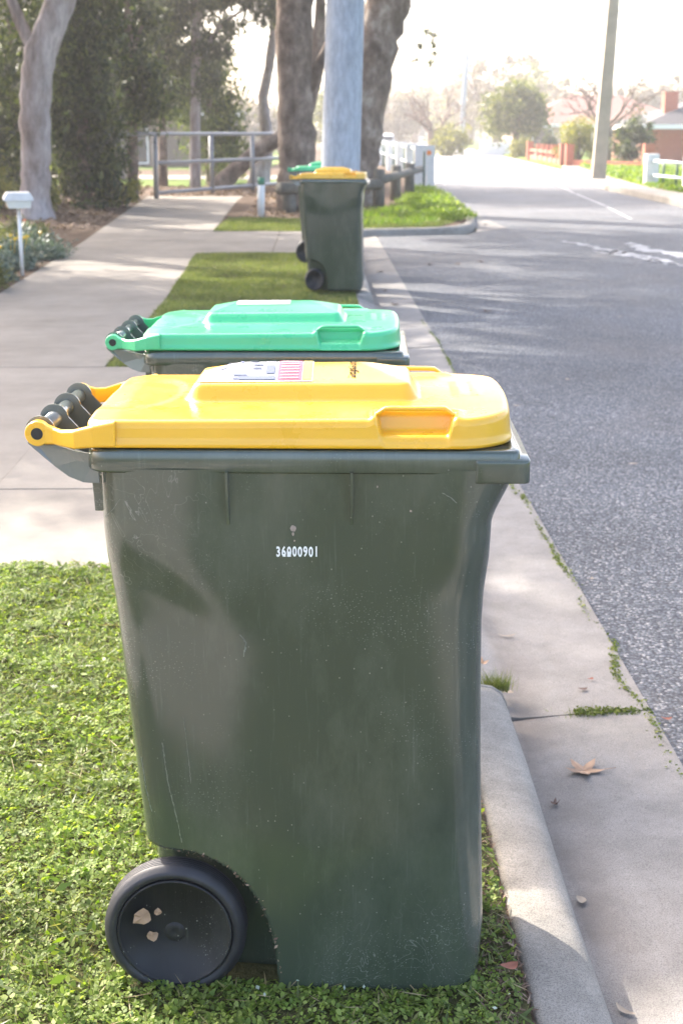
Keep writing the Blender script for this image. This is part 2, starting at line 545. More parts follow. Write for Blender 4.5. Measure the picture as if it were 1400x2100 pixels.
panel_y = [-14, -9.5, -4.6, .2, 3.62, 5.95, 8.2, 10.5, 12.95, 15.4, 17.9, 20.2, 22.35]
rnd = random.Random(3)
gut = MB()
for a, b in zip(panel_y, panel_y[1:]):
    zz = (rnd.random() - .5) * .006
    a2, b2 = a + .004, b - .004
    if 3.6 <= a < 12.9:
        prof = [(.362, .003), (.42, -.022), (.50, -.062), (.555, -.098), (.60, -.112), (.70, -.106), (.91, -.094)]
    else:
        prof = [(.495, -.128), (.53, -.124), (.585, -.117), (.66, -.108), (.91, -.094)]
    n_ = max(2, int((b2 - a2) / .25))
    ys = [a2 + (b2 - a2) * i / n_ for i in range(n_ + 1)]
    if 3.6 <= a < 12.9:
        pan = {.362: -.045, .42: -.085, .50: -.118, .555: -.119, .60: -.114, .70: -.106, .91: -.094}
        k_ = lambda yy: .12 + .88 * ss(3.62, 4.9, yy)
        gut.loft([[(x, yy, pan[x] + (z - pan[x]) * k_(yy) + zz) for x, z in prof] for yy in ys], closed=False, smooth=True)
        prof = [(x, pan[x] + (z - pan[x]) * k_(a2)) for x, z in prof]
    else:
        gut.loft([[(x, yy, z + zz) for x, z in prof] for yy in ys], closed=False, smooth=True)
    gut.add([(x, a2, z + zz) for x, z in prof] + [(x, a2, -.16) for x, z in prof], [(i, i + 1, len(prof) + i + 1, len(prof) + i) for i in range(len(prof) - 1)])
    gut.add([(x, b2, z + zz) for x, z in prof] + [(x, b2, -.16) for x, z in prof], [(i, i + 1, len(prof) + i + 1, len(prof) + i) for i in range(len(prof) - 1)])
tag(gut.build('gutter', M['gutterc']), kind='structure')

# kerbs: rounded profile swept along the line
def kerb(path, name, w=.145, h=.14, top=.010, endround=False):
    prof = [(0, -.15), (0, top - .018), (.006, top - .005), (.018, top), (w * .45, top + .002), (w * .72, top - .004), (w * .88, top - .020), (w * .97, top - .048), (w, -h + .02), (w + .004, -.155)]
    m = MB(); rings = []
    P = [Vector((x, yy, 0)) for x, yy in path]
    for i, p in enumerate(P):
        d = (P[min(i + 1, len(P) - 1)] - P[max(i - 1, 0)]).normalized()
        nrm = Vector((d.y, -d.x, 0))
        rings.append([(p.x + nrm.x * u, p.y + nrm.y * u, z) for u, z in prof])
    m.loft(rings, closed=True, smooth=True, cap=True)
    return m.build(name, M['kerbc'])

def dense(path, step):
    out = []
    for (a, b), (c, d) in zip(path, path[1:]):
        n_ = max(1, int(math.hypot(c - a, d - b) / step))
        out += [(a + (c - a) * i / n_, b + (d - b) * i / n_) for i in range(n_)]
    return out + [path[-1]]

k1 = dense([(.36, -14), (.36, 3.5)], .35) + [(.36, 3.54)]
kk = kerb([(x + .003 * math.sin(i * 1.7), yy) for i, (x, yy) in enumerate(k1)], 'kerb')
tag(kk, kind='structure')
# broken rounded nose of the near kerb
m = MB(); prof = [(0, -.15), (0, -.008), (.018, .010), (.065, .012), (.104, .006), (.127, -.010), (.14, -.038), (.145, -.12), (.149, -.155)]
rings = []
for t in np.linspace(0, 1, 8):
    s_ = math.sqrt(max(0, 1 - t * t))
    rings.append([(.363 + (u - .0) * (.25 + .75 * s_), 3.54 + .11 * t, -.12 + (z + .12) * (s_ if z > -.12 else 1)) for u, z in prof])
m.loft(rings, closed=True, smooth=True, cap=True)
tag(m.build('kerb', M['kerbc']), kind='structure')

bulb_path = dense([(.36, 12.95), (.36, 21.3)], .5)
bc = [(.36, 21.3), (.40, 21.75), (.56, 22.1), (.82, 22.3), (1.2, 22.4), (1.6, 22.48), (1.95, 22.68), (2.2, 23.0), (2.38, 23.5), (2.5, 24.2), (2.62, 25.4), (2.75, 27), (2.95, 32), (3.0, 38), (3.0, 62), (4.2, 100)]
tag(kerb(bulb_path + bc[1:], 'kerb', .16), kind='structure')
# short apron at the foot of the kerb nose
tag(MB().add([(2.5, 22.9, -.093), (3.15, 24.0, -.093), (3.1, 26.2, -.093), (2.7, 25.5, -.093), (2.62, 23.6, -.093)], [(0, 1, 2, 3, 4)]).build('gutter', M['gutterc']), kind='structure')

# footpath, driveway, crossing path (slabs above the soil, joint gaps left open between them)
def slabs(name, quads, mat, z=.006):
    m = MB()
    for q in quads:
        g_ = .005
        cx = sum(p[0] for p in q) / 4; cy = sum(p[1] for p in q) / 4
        qq = [(p[0] - g_ * (1 if p[0] > cx else -1), p[1] - g_ * (1 if p[1] > cy else -1)) for p in q]
        dz = (rnd.random() - .5) * .003
        m.prism(qq, -.03, z + dz)
    o = m.build(name, mat)
    return tag(o, kind='structure')

def fxR(y):
    pts = [(-20, -1.36), (12.5, -1.34), (17.7, -1.47), (22, -1.55), (32, -1.72), (40, -1.6)]
    for (a, b), (c, d) in zip(pts, pts[1:]):
        if a <= y <= c: return b + (d - b) * (y - a) / (c - a)
def fxL(y):
    pts = [(-20, -2.85), (12.5, -2.90), (18.5, -3.11), (26, -3.5), (34.6, -3.95), (40, -4.2)]
    for (a, b), (c, d) in zip(pts, pts[1:]):
        if a <= y <= c: return b + (d - b) * (y - a) / (c - a)
fy_ = [-20, -17, -14, -11, -8, -5, -2, 1, 4.65, 5.76, 8.95, 10.9, 12.5, 14.6, 16.2, 17.7, 19.8, 21.75, 24, 26.5, 29, 31.6, 33.8]
quads = [[(fxL(a), a), (fxR(a), a), (fxR(b), b), (fxL(b), b)] for a, b in zip(fy_, fy_[1:])]
slabs('footpath', quads, M['concrete'])
dq = []
for a, b in ((4.65, 5.76), (5.76, 8.95)):
    for c, d in ((-1.35, -.5), (-.5, .355)):
        dq.append([(c, a), (d, a), (d, b), (c, b)])
for a, b in ((4.65, 5.76), (5.76, 8.95)):
    dq.append([(-6.5, a), (-2.88, a), (-2.88, b), (-6.5, b)])
for a, b in ((-4.2, -1.4), (-1.4, 1.45)):
    for c, d in ((-1.35, -.42), (-6.5, -2.86)):
        dq.append([(c, a), (d, a), (d, b), (c, b)])
slabs('driveway', dq, M['concrete'])
slabs('crossing_path', [[(-1.50, 17.7), (-.55, 17.7), (-.55, 21.7), (-1.55, 21.7)], [(-.55, 17.7), (.355, 17.7), (.355, 21.7), (-.55, 21.7)]], M['concrete'])

# lawn patches under the blades
m = MB().prism([(-1.345, -14), (.355, -14), (.355, 4.64), (-1.345, 4.64)], -.02, .003)
tag(m.build('lawn', M['turf']), kind='structure')
m = MB().prism([(-1.335, 8.96), (.355, 8.96), (.355, 17.69), (-1.465, 17.69), (-1.335, 12.5)], -.02, .003)
tag(m.build('lawn', M['turf']), kind='structure')
m = MB().prism([(-1.55, 21.76), (.40, 21.76), (.75, 22.3), (1.9, 22.7), (2.4, 24.3), (2.6, 27), (2.8, 32), (2.2, 32), (1.2, 26.0), (-.2, 24.9), (-1.5, 25.2)], -.02, .003)
tag(m.build('lawn', M['turf']), kind='structure')

# sunlit yards far left behind the trees
m = MB().prism([(-60, 58), (-2, 58), (-1, 120), (-90, 120)], -.02, .006)
tag(m.build('lawn', M['lawn']), kind='structure')
m = MB().prism([(-60, 47), (1.0, 46), (1.0, 50), (-60, 52)], -.02, .01)
tag(m.build('path', M['concrete']), kind='structure')
m = MB().prism([(-60, 40), (1.2, 40), (1.0, 46), (-60, 47)], -.02, .006)
tag(m.build('lawn', M['lawn']), kind='structure')

# right-hand land with its kerb
rpts = [(-14, 7.9), (20, 7.7), (30, 7.75), (40, 7.95), (48, 8.6), (62, 10.4), (110, 13.2), (200, 18), (320, 24)]
rl = [(b + .15, a) for a, b in rpts]
tag(MB().prism(rl + [(400, 320), (400, -14)], -.165, .02).build('verge_soil', M['lawn']), kind='structure')
pr_ = [(b, a) for a, b in rpts[:6]]
m = MB(); rings = []
for i, (x, yy) in enumerate(dense(pr_, 2.)):
    rings.append([(x, yy, -.15), (x + .01, yy, .03), (x + .05, yy, .06), (x + .9, yy, .06), (x + .95, yy, -.15)])
m.loft(rings, closed=True, smooth=False, cap=True)
tag(m.build('kerb', M['kerbc']), kind='structure')
# far sunlit apron and footpath across the road
m = MB().prism([(9.2, 48), (11.5, 62), (14.3, 110), (16.0, 110), (12.9, 62), (10.4, 48)], -.02, .04)
tag(m.build('footpath', M['concrete']), kind='structure')

# centre line and spilled paint on the road
def flat(name, polys, mat, z=-.096):
    m = MB()
    for p in polys: m.add([(x, yy, z) for x, yy in p], [tuple(range(len(p)))])
    return tag(m.build(name, mat), kind='structure')
ln = []
for a, b in zip([(5.74, 26.4), (6.25, 31.5), (6.72, 38), (7.6, 48)], [(6.2, 31), (6.68, 37.4), (7.55, 47), (9.0, 62)]):
    ln.append([(a[0] - .03, a[1]), (a[0] + .03, a[1]), (b[0] + .03, b[1]), (b[0] - .03, b[1])])
flat('road_marking', ln, M['roadline'])
# pale paint patch (worn, branching)
def blob_line(pts, w, seed):
    r_ = random.Random(seed); L = []; Rr = []
    P = dense(pts, .12)
    for i, (x, yy) in enumerate(P):
        t = i / (len(P) - 1); ww = w * (.35 + .65 * math.sin(math.pi * min(1, .1 + t * .85))) * (1 + .5 * (r_.random() - .5))
        L.append((x + ww * .45 * r_.random() + (r_.random() - .5) * .16, yy + ww)); Rr.append((x - ww * .6 * r_.random() + (r_.random() - .5) * .16, yy - ww))
    return [[L[i], L[i + 1], Rr[i + 1], Rr[i]] for i in range(len(L) - 1)]
flat('paint_spill', blob_line([(3.58, 21.1), (3.85, 20.0), (4.05, 18.9), (4.3, 17.9), (4.35, 16.9)], .16, 5), M['roadline'])
flat('paint_spill', blob_line([(4.45, 20.6), (4.5, 19.4), (4.8, 18.2), (5.2, 17.2)], .30, 6), M['roadline'], -.0955)
flat('paint_spill', blob_line([(3.75, 19.2), (4.1, 18.0), (4.25, 17.2)], .10, 8), M['roadline'], -.095)

# moss along the road edge
P = []
for x, yy in edge:
    if 2.2 < yy < 12:
        a = .5 + .5 * math.sin(yy * 5.3) + .35 * math.sin(yy * 13)
        k = int(62 * max(.12, a) * (1 if yy < 6 else .5))
        P.append(np.stack([x + .008 + RS.normal(0, .007, k), yy + RS.rand(k) * .06, -.096 + RS.rand(k) * .006], 1))
for _ in range(500):
    P.append(np.array([[.70 + RS.rand() * .18, 3.62 + RS.normal(0, .012), -.098 + RS.rand() * .008]]))
P = np.concatenate(P)
V, F = leaf_cloud(P, .008, .006, .5)
tag(npmesh('moss', V, F, M['moss']), kind='stuff', label='bright moss along the ragged road edge', cat='moss')


# ------------------------------------------------------------------ wheelie bin (local origin: ground under the centre)
HW = .222          # half width of the rim
def lerp_tab(t, tab):
    if t <= tab[0][0]: return tab[0][1]
    for (a, b), (c, d) in zip(tab, tab[1:]):
        if t <= c: return b + (d - b) * (t - a) / (c - a)
    return tab[-1][1]
XF = [(0, .262), (.02, .276), (.05, .284), (.13, .288), (.33, .280), (.55, .273), (.68, .271), (.73, .273), (.79, .279), (.85, .281), (.865, .285), (.925, .314), (.94, .318)]
XR = [(0, -.272), (.03, -.278), (.246, -.294), (.58, -.320), (.785, -.334), (.94, -.336)]

def side_off(x, z):
    """moulded relief of the side wall (metres outwards)"""
    zc = .70 + .075 * ss(.0, .26, x) + .105 * ss(-.10, -.32, x)
    amp = .0125 * (.25 + .75 * max(ss(-.06, -.24, x), ss(.12, .25, x)))
    o = amp * ss(zc - .055, zc + .055, z)
    return o

def halfy(x, z, x0, x1):
    h = .180 + (.214 - .180) * z / .94
    u = (x - (x0 + x1) / 2) / ((x1 - x0) / 2)
    kz = ss(.86, .62, z) if 0 else 1 - ss(.66, .84, z)
    h -= (.010 + .026 * kz) * max(0, -u) ** (4.5 - 2.2 * kz) + .008 * max(0, u) ** 4 + .001 * u * u
    if z < .03: h -= .012 * (1 - z / .03) ** 2
    return h

def arch(x, z):      # 1 inside the wheel recess
    if z > .29: return 0
    ex = (x + .245) / (.180 if x > -.245 else .3)
    ez = max(0, z) / .272
    d = (abs(ex) ** 2.4 + ez ** 2.4) ** (1 / 2.4)
    return 1 - ss(.965, 1.0, d)

def body_side_y(x, z):
    x0, x1 = lerp_tab(z, XR), lerp_tab(z, XF)
    return halfy(x, z, x0, x1) + side_off(x, z)

def bin_body():
    zs = list(np.linspace(0, .03, 7)) + list(np.linspace(.04, .30, 48)) + list(np.linspace(.31, .94, 64))
    rings = []
    for z in zs:
        x0, x1 = lerp_tab(z, XR), lerp_tab(z, XF)
        if z < .03:
            x0 += .01 * (1 - z / .03) ** 2
        rr, rf = .050, .045
        r = []
        def pt(x, s, cy):
            a = arch(x, z) if z < .3 else 0
            h = halfy(x, z, x0, x1) + side_off(x, z) - .075 * a - cy
            return (x, s * h, z)
        # near side from rear to front, front, far side front to rear, rear
        nx = 90
        xs = [x0 + rr * (1 - math.cos(t)) for t in np.linspace(0, math.pi / 2, 9)][:-1]
        cys = [rr * (1 - math.sin(t)) for t in np.linspace(0, math.pi / 2, 9)][:-1]
        xs2 = list(np.linspace(x0 + rr, x1 - rf, nx)); cys2 = [0] * nx
        xs3 = [x1 - rf + rf * math.sin(t) for t in np.linspace(0, math.pi / 2, 9)][1:]
        cys3 = [rf * (1 - math.cos(t)) for t in np.linspace(0, math.pi / 2, 9)][1:]
        X = xs + xs2 + xs3; C = cys + cys2 + cys3
        near = [pt(x, -1, c) for x, c in zip(X, C)]
        far = [pt(x, 1, c) for x, c in zip(X, C)][::-1]
        yf = far[0][1]; yr = far[-1][1]
        fr = [(x1 + .004 * (1 - (t / yf) ** 2), t, z) for t in np.linspace(-yf, yf, 14)[1:-1]]
        re = [(x0, t, z) for t in np.linspace(yr, -yr, 14)[1:-1]]
        rings.append(near + fr + far + re)
    # floor of the body
    m = MB(); m.loft(rings, closed=True, smooth=True)
    n_ = len(rings[0]); m.add(rings[0], [tuple(range(n_))[::-1]])
    return m

def rrect(x0, x1, h, rr, rf, k=8, n=24, bow=0):
    pts = []
    def arc(cx, cy, r, a0, a1):
        for t in np.linspace(a0, a1, k): pts.append((cx + r * math.cos(t), cy + r * math.sin(t)))
    arc(x0 + rr, -h + rr, rr, math.pi, 1.5 * math.pi)
    for i in range(1, n): pts.append((x0 + rr + (x1 - rf - x0 - rr) * i / n, -h))
    arc(x1 - rf, -h + rf, rf, 1.5 * math.pi, 2 * math.pi)
    for i in range(1, 9): pts.append((x1, -h + rf + (2 * h - 2 * rf) * i / 9))
    arc(x1 - rf, h - rf, rf, 0, .5 * math.pi)
    for i in range(1, n): pts.append((x1 - rf + (x0 + rr - x1 + rf) * i / n, h))
    arc(x0 + rr, h - rr, rr, .5 * math.pi, math.pi)
    for i in range(1, 9): pts.append((x0, h - rr - (2 * h - 2 * rr) * i / 9))
    return pts

def bin_rim():
    outer = rrect(-.352, .320, HW, .045, .016)
    inner = rrect(-.322, .296, HW - .028, .04, .03)
    def zb(x): return .934 - .013 * ss(.200, .252, x)
    m = MB()
    def inset(p, q, t): return (p[0] + (q[0] - p[0]) * t, p[1] + (q[1] - p[1]) * t)
    rings = [
        [(*inset(o, i, .60), zb(o[0]) + .006) for o, i in zip(outer, inner)],
        [(*inset(o, i, .06), zb(o[0])) for o, i in zip(outer, inner)],
        [(*o, zb(o[0]) + .003) for o, i in zip(outer, inner)],
        [(*inset(o, i, .02), .950) for o, i in zip(outer, inner)],
        [(*inset(o, i, .06), .9645) for o, i in zip(outer, inner)],
        [(*inset(o, i, .12), .9685) for o, i in zip(outer, inner)],
        [(*inset(o, i, .25), .970) for o, i in zip(outer, inner)],
        [(*inset(o, i, 1.0), .970) for o, i in zip(outer, inner)],
        [(*inset(o, i, 1.1), .94) for o, i in zip(outer, inner)],
    ]
    m.loft(rings, closed=True, smooth=True)
    # front lip, a step lower and further out
    q = rrect(.250, .334, HW + .003, .004, .012, 6, 8)
    ql = MB()
    z0, z1 = .9195, .956
    c = [(p[0] * .995 + .0012, p[1] * .995) for p in q]
    m.loft([[(*p, z0 + .001) for p in c], [(*p, z0 + .004) for p in q], [(*p, z1 - .004) for p in q], [(*p, z1) for p in c]], closed=True, smooth=True, cap=True)
    return m

def bin_lid_z(x, y):
    ay = abs(y)
    z = 1.013 + .010 * (1 - (ay / HW) ** 2) + .004 * ss(-.3, .3, x)
    # raised centre panel
    px = min(x + .212, .166 - x); py = .103 - ay
    rc = .030
    d = rc - math.hypot(rc - px, rc - py) if (px < rc and py < rc) else min(px, py)
    z += .024 * ss(0, .019, d) + .021 * ss(0, .11, d) * (1 if d > 0 else 0)
    # rounded shallow dish behind the centre panel, between the arms
    dd = math.hypot((x + .30) / .085, y / .15)
    z -= .004 * (1 - ss(.75, 1.05, dd))
    # two moulded bars near the front edge
    for a, b in ((.222, .232), (.247, .258)):
        if a < x < b and -.06 < y < .08: z += .0015
    # grip pocket each side
    gx = min(x - .098, .216 - x); gy = ay - .178
    g_ = ss(-.002, .010, min(gx, gy))
    rim = ss(-.014, -.002, min(gx, ay - .174)) * (1 - g_)
    z += .005 * rim * (1 if min(gx, ay - .160) > -.014 else 0)
    z -= .026 * g_
    return z

def bin_lid(x0=-.350, x1=.300, h=HW - .004):
    rr, rf = .038, .085
    def Yx(x):
        if x < x0 + rr: return h - rr + math.sqrt(max(0, rr * rr - (x0 + rr - x) ** 2))
        if x > x1 - rf: return h - rf + math.sqrt(max(0, rf * rf - (x - x1 + rf) ** 2))
        return h
    xs = [x0 + rr * (1 - math.cos(t)) for t in np.linspace(0, math.pi / 2, 14)][:-1] + list(np.linspace(x0 + rr, x1 - rf, 150)) + [x1 - rf + rf * math.sin(t) for t in np.linspace(0, math.pi / 2, 18)][1:]
    vsn = list(np.sin(np.linspace(-math.pi / 2, math.pi / 2, 110)) * .5 + np.linspace(-1, 1, 110) * .5)
    bow = lambda y: .012 * (1 - (y / h) ** 2)
    def dist(x, y):   # distance to the outline
        dx = min(x - x0, x1 - x); dy = h - abs(y)
        r_ = rf if x > 0 else rr
        if dx < r_ and dy < r_: return r_ - math.hypot(r_ - dx, r_ - dy)
        return min(dx, dy)
    m = MB(); grid = []
    for x in xs:
        Y = Yx(x); row = []
        for v in vsn:
            y = v * Y
            d = max(0, dist(x, y)); R_ = .011
            z = bin_lid_z(x, y)
            if d < R_: z -= R_ * (1 - math.sqrt(max(0, 1 - (1 - d / R_) ** 2)))
            z -= .004 * (1 - ss(0, .05, x - x0))
            xx = x + (bow(y) * ss(.1, .3, x) if x > 0 else 0)
            row.append((xx, y, z))
        grid.append(row)
    m.loft(grid, closed=False, smooth=True)
    # skirt
    loop = [grid[i][0] for i in range(len(xs))] + [grid[-1][j] for j in range(1, len(vsn))] + [grid[i][-1] for i in range(len(xs) - 2, -1, -1)] + [grid[0][j] for j in range(len(vsn) - 2, 0, -1)]
    def out(p, o, z):
        cx, cy = -.02, 0
        s = 1 + o
        return (cx + (p[0] - cx) * s, p[1] * s, min(z, p[2] - .0015 - o * .2))
    rings = [loop, [out(p, .0045, .990) for p in loop], [out(p, .007, .981) for p in loop], [out(p, .012, .9795) for p in loop], [out(p, .0125, .973) for p in loop], [out(p, -.01, .9725) for p in loop]]
    m.loft(rings, closed=True, smooth=True)
    return m

HX, HZ, HY = -.431, .985, .155
def lid_arm(s):
    """flat arm from the lid corner inwards to the hinge ring"""
    m = MB(); pth = []
    st = [(-.300, .2195, .994, .020), (-.335, .2195, .990, .017), (-.365, .213, .984, .0145), (-.39, .191, .981, .0125), (-.405, .177, .982, .013), (HX + .010, HY + .016, HZ - .001, .0165)]
    rings = []
    for x, y, z, hh in st:
        t = .007
        rings.append([(x, s * (y - t), z - hh), (x, s * (y + t * .6), z - hh), (x, s * (y + t), z - hh + .003), (x, s * (y + t), z + hh - .003), (x, s * (y + t * .6), z + hh), (x, s * (y - t), z + hh)])
    m.loft(rings, closed=True, smooth=False, cap=True)
    # ring
    y0, y1 = sorted((s * (HY + .006), s * (HY + .024)))
    n = 28; ro, ri = .0195, .0095
    rg = []
    for r_, yy in ((ri, y0), (ro, y0), (ro, y1), (ri, y1)):
        rg.append([(HX + r_ * math.cos(2 * math.pi * k / n), yy, HZ + r_ * math.sin(2 * math.pi * k / n)) for k in range(n)])
    m.loft(rg + [rg[0]], closed=True, smooth=False)
    return m

def disc(m, x, z, y0, y1, r, n=28, smooth=True):
    a = [(x + r * math.cos(2 * math.pi * k / n), y0, z + r * math.sin(2 * math.pi * k / n)) for k in range(n)]
    b = [(p[0], y1, p[2]) for p in a]
    i = len(m.v)
    m.add(a + b, [tuple(range(n))[::-1], tuple(range(n, 2 * n))])
    m.add(a + b, [(k, (k + 1) % n, n + (k + 1) % n, n + k) for k in range(n)], smooth)

def bin_bar():
    m = MB()
    m.tube([(HX, -HY, HZ), (HX, HY, HZ)], .0125, 24)
    return m
def bin_flange(y):
    m = MB(); disc(m, HX, HZ, y - .002, y + .002, .0235)
    # web running down to the rim
    poly = [(HX - .010, HZ + .019), (HX + .012, HZ + .0195), (HX + .022, HZ + .004), (-.378, .955), (-.345, .943), (-.345, .915), (-.385, .93), (HX - .012, .958), (HX - .021, HZ - .008)]
    m.sweep_y(poly, y - .0016, y + .0016)
    return m
def bin_housing():
    """curved scoop below the bar with its side cheeks"""
    m = MB()
    curve = [(HX - .0225, HZ + .004), (HX - .020, .965), (-.428, .945), (-.408, .930), (-.385, .917), (-.360, .911), (-.333, .910)]
    inn = [(x + .004, z + .003) for x, z in curve]
    m.sweep_y(curve + inn[::-1], -HY + .005, HY - .005, False)
    top = [(HX - .004, HZ - .02), (HX + .03, .966), (-.37, .960), (-.335, .956)]
    cheek = curve + top[::-1]
    for s in (-1, 1):
        # cheek splays outwards towards the rim
        a = []; b = []
        for x, z in cheek:
            t = ss(HX, -.345, x)
            yy = HY + .004 + .034 * t
            a.append((x, s * yy, z)); b.append((x, s * (yy - .004), z))
        n = len(a)
        m.add(a + b, [tuple(range(n)), tuple(range(n, 2 * n))[::-1]] + [(i, (i + 1) % n, n + (i + 1) % n, n + i) for i in range(n)])
    return m

def wheel_tyre(s):
    """s=-1 near; outer face at |y|"""
    cx, cz, r = (-.242 if s < 0 else -.190), .1225, .1225
    yo, yi = .181, .134
    prof = [(.100, yo - .004), (.104, yo - .001), (.110, yo), (.114, yo - .003), (.118, yo - .009), (r, yo - .014)]
    for g_ in range(5):
        y = yo - .014 - .0012 - g_ * .006
        prof += [(r, y), (r - .003, y - .0008), (r - .003, y - .0022), (r, y - .003)]
    prof += [(r, yi + .006), (.118, yi), (.100, yi), (.095, yi + .004)]
    n = 72; rings = []
    for rr, yy in prof:
        rings.append([(cx + rr * math.cos(2 * math.pi * k / n), s * yy, cz + rr * math.sin(2 * math.pi * k / n)) for k in range(n)])
    m = MB(); m.loft(rings + [rings[0]], closed=True, smooth=True); return m
def wheel_hub(s):
    cx, cz = (-.242 if s < 0 else -.190), .1225
    yo = .181
    prof = [(.0985, yo - .006), (.0985, yo - .001), (.0965, yo + .0005), (.094, yo - .001), (.092, yo - .006), (.086, yo - .011), (.060, yo - .0125), (.058, yo - .0105), (.045, yo - .0095), (.043, yo - .0115), (.022, yo - .011), (.018, yo - .006), (.012, yo - .003), (.006, yo - .004), (.0015, yo - .005)]
    n = 64; m = MB()
    rings = [[(cx + rr * math.cos(2 * math.pi * k / n), s * yy, cz + rr * math.sin(2 * math.pi * k / n)) for k in range(n)] for rr, yy in prof]
    rings.append([(cx + .095 * math.cos(2 * math.pi * k / n), s * .139, cz + .095 * math.sin(2 * math.pi * k / n)) for k in range(n)])
    m.loft(rings[:-1], closed=True, smooth=True, cap=True)
    m.loft([rings[0], rings[-1]], closed=True, smooth=True)
    return m

def text_mesh(name, body, size, mat, parent, squash=1., bold=.0, warp=None):
    c = bpy.data.curves.new(name, 'FONT'); c.body = body; c.size = size; c.offset = bold; c.align_x = 'LEFT'
    c.resolution_u = 3
    t = bpy.data.objects.new('tmp', c); COL.objects.link(t)
    bpy.context.view_layer.update()
    me = bpy.data.meshes.new_from_object(t.evaluated_get(bpy.context.evaluated_depsgraph_get()))
    COL.objects.unlink(t); bpy.data.objects.remove(t)
    me.materials.clear(); me.materials.append(mat)
    for v in me.vertices:
        v.co = warp(v.co.x * squash, v.co.y) if warp else v.co
    o = bpy.data.objects.new(name, me); COL.objects.link(o); o.parent = parent
    return o

def make_bin(lidmat):
    t = empty('wheelie_bin', (0, 0, 0))
    bd = bin_body().build('body', M['body'], t)
    bin_rim().build('rim', M['body'], t)
    for s in (-1, 1):
        for xx in (-.131, .0605):
            m = MB(); zt, zb_ = .938, .852
            vs = []
            for z, d in ((zb_, .0005), (zb_ + .012, .006), (.90, .013), (zt, .016)):
                yb = body_side_y(xx, z)
                vs.append([(xx - .0035, s * (yb - .003), z), (xx + .0035, s * (yb - .003), z), (xx + .002, s * (yb + d), z), (xx - .002, s * (yb + d), z)])
            m.loft(vs, closed=True, smooth=False, cap=True)
            m.build('rib', M['body'], t)
        m = MB(); a, b = sorted((s * .156, s * .162))
        m.sweep_y([(-.33, .915), (-.352, .915), (-.349, .858), (-.33, .858)], a, b)
        m.build('rear_tab', M['body'], t, .002)
    bin_housing().build('hinge_housing', M['handle'], t, .0015)
    bar = bin_bar().build('handle_bar', M['handle'], t)
    for yy in (-HY + .002, -.052, .052, HY - .002):
        bin_flange(yy).build('flange', M['handle'], bar)
    lid = bin_lid().build('lid', lidmat, t)
    for s in (-1, 1):
        lid_arm(s).build('arm', lidmat, lid, .0015)
        m = MB(); y0, y1 = sorted((s * HY, s * (HY + .0235))); disc(m, HX, HZ, y0, y1, .0096)
        m.build('hinge_pin', M['hub'], t)
        # grip bar bridging the pocket
        m = MB()
        pth = []
        for q in np.linspace(0, 1, 15):
            zz = 1.016 + .014 * min(1, math.sin(math.pi * q) * 2.2)
            pth.append((.092 + .130 * q, s * (.186 + .006 * math.sin(math.pi * q)), zz))
        rings = []
        for x, y, z in pth:
            rings.append([(x, y - .008, z - .003), (x, y + .008, z - .003), (x, y + .008, z + .002), (x, y + .005, z + .0035), (x, y - .005, z + .0035), (x, y - .008, z + .002)])
        m.loft(rings, closed=True, smooth=True, cap=True)
        m.build('grip', lidmat, lid)
        w = wheel_tyre(s).build('wheel', M['rubber'], t)
        wheel_hub(s).build('hub', M['hub'], w)
    m = MB().tube([(-.242, -.13, .1225), (-.190, .13, .1225)], .010, 12)
    m.build('axle', M['steel'], t)
    return t

bin1 = make_bin(M['yellow'])
bin1.location = (0, 2.347, -.012)
bin1.scale = (1, 1, 1.012)
bin1.rotation_euler = (0, 0, R(-2.2))
tag(bin1, 'dark green wheelie bin with yellow lid closest to the camera, white number on its side', 'wheelie bin', 'wheelie bins put out along the kerb')
BIN_GROUP = 'wheelie bins put out along the kerb'
def bin_copy(loc, rz, scale, lidmat, label):
    c = copy_tree(bin1)
    c.location = loc; c.rotation_euler = (0, 0, rz); c.scale = scale
    tag(c, label, 'wheelie bin', BIN_GROUP)
    if lidmat:
        for ch in children(c):
            if ch.name.startswith('lid'):
                ch.data = ch.data.copy(); ch.data.materials[0] = lidmat
                for g_ in children(ch):
                    g_.data = g_.data.copy(); g_.data.materials[0] = lidmat
    return c
bin2 = bin_copy((-.085, 3.66, 0), R(-2), (.947, 1.10, .957), M['green'], 'dark green wheelie bin with mint green lid directly behind the nearest yellow lidded bin')
def small_wheels(b):
    for ch in children(b):
        if ch.name.startswith('wheel'): ch.scale = (.80, .97, .80); ch.location = (-.242 * .2 + .035, 0, 0)
bin3 = bin_copy((.175, 13.27, .035), R(-5), (.90, .95, 1.03), None, 'yellow lidded wheelie bin in front of the grey pole, standing at the kerb edge')
bin4 = bin_copy((.125, 16.45, .01), R(1), (1, 1, 1.045), M['green'], 'green lidded wheelie bin mostly hidden behind the grey pole and a yellow lidded bin')

small_wheels(bin3)

# --- stickers and writing on the near bins
def lid_warp(ox, oy, ang=0, lift=.0012):
    def f(u, v):
        x = ox + u * math.cos(ang) - v * math.sin(ang); y = oy + u * math.sin(ang) + v * math.cos(ang)
        return Vector((x, y, bin_lid_z(x, y) + lift))
    return f
def patch(name, mat, parent, x0, x1, y0, y1, lift, n=10, sk=0):
    m = MB(); rings = []
    for i in range(n + 1):
        x = x0 + (x1 - x0) * i / n
        rings.append([(x + sk * (y0 + (y1 - y0) * j / 6), y0 + (y1 - y0) * j / 6, bin_lid_z(x, y0 + (y1 - y0) * j / 6) + lift) for j in range(7)])
    m.loft(rings, closed=False, smooth=True)
    return m.build(name, mat, parent)
lid1 = [c for c in children(bin1) if c.name.startswith('lid')][0]
st1 = patch('sticker', M['sticker'], lid1, -.190, -.005, -.078, .030, .0012, 30)
r_ = random.Random(4)
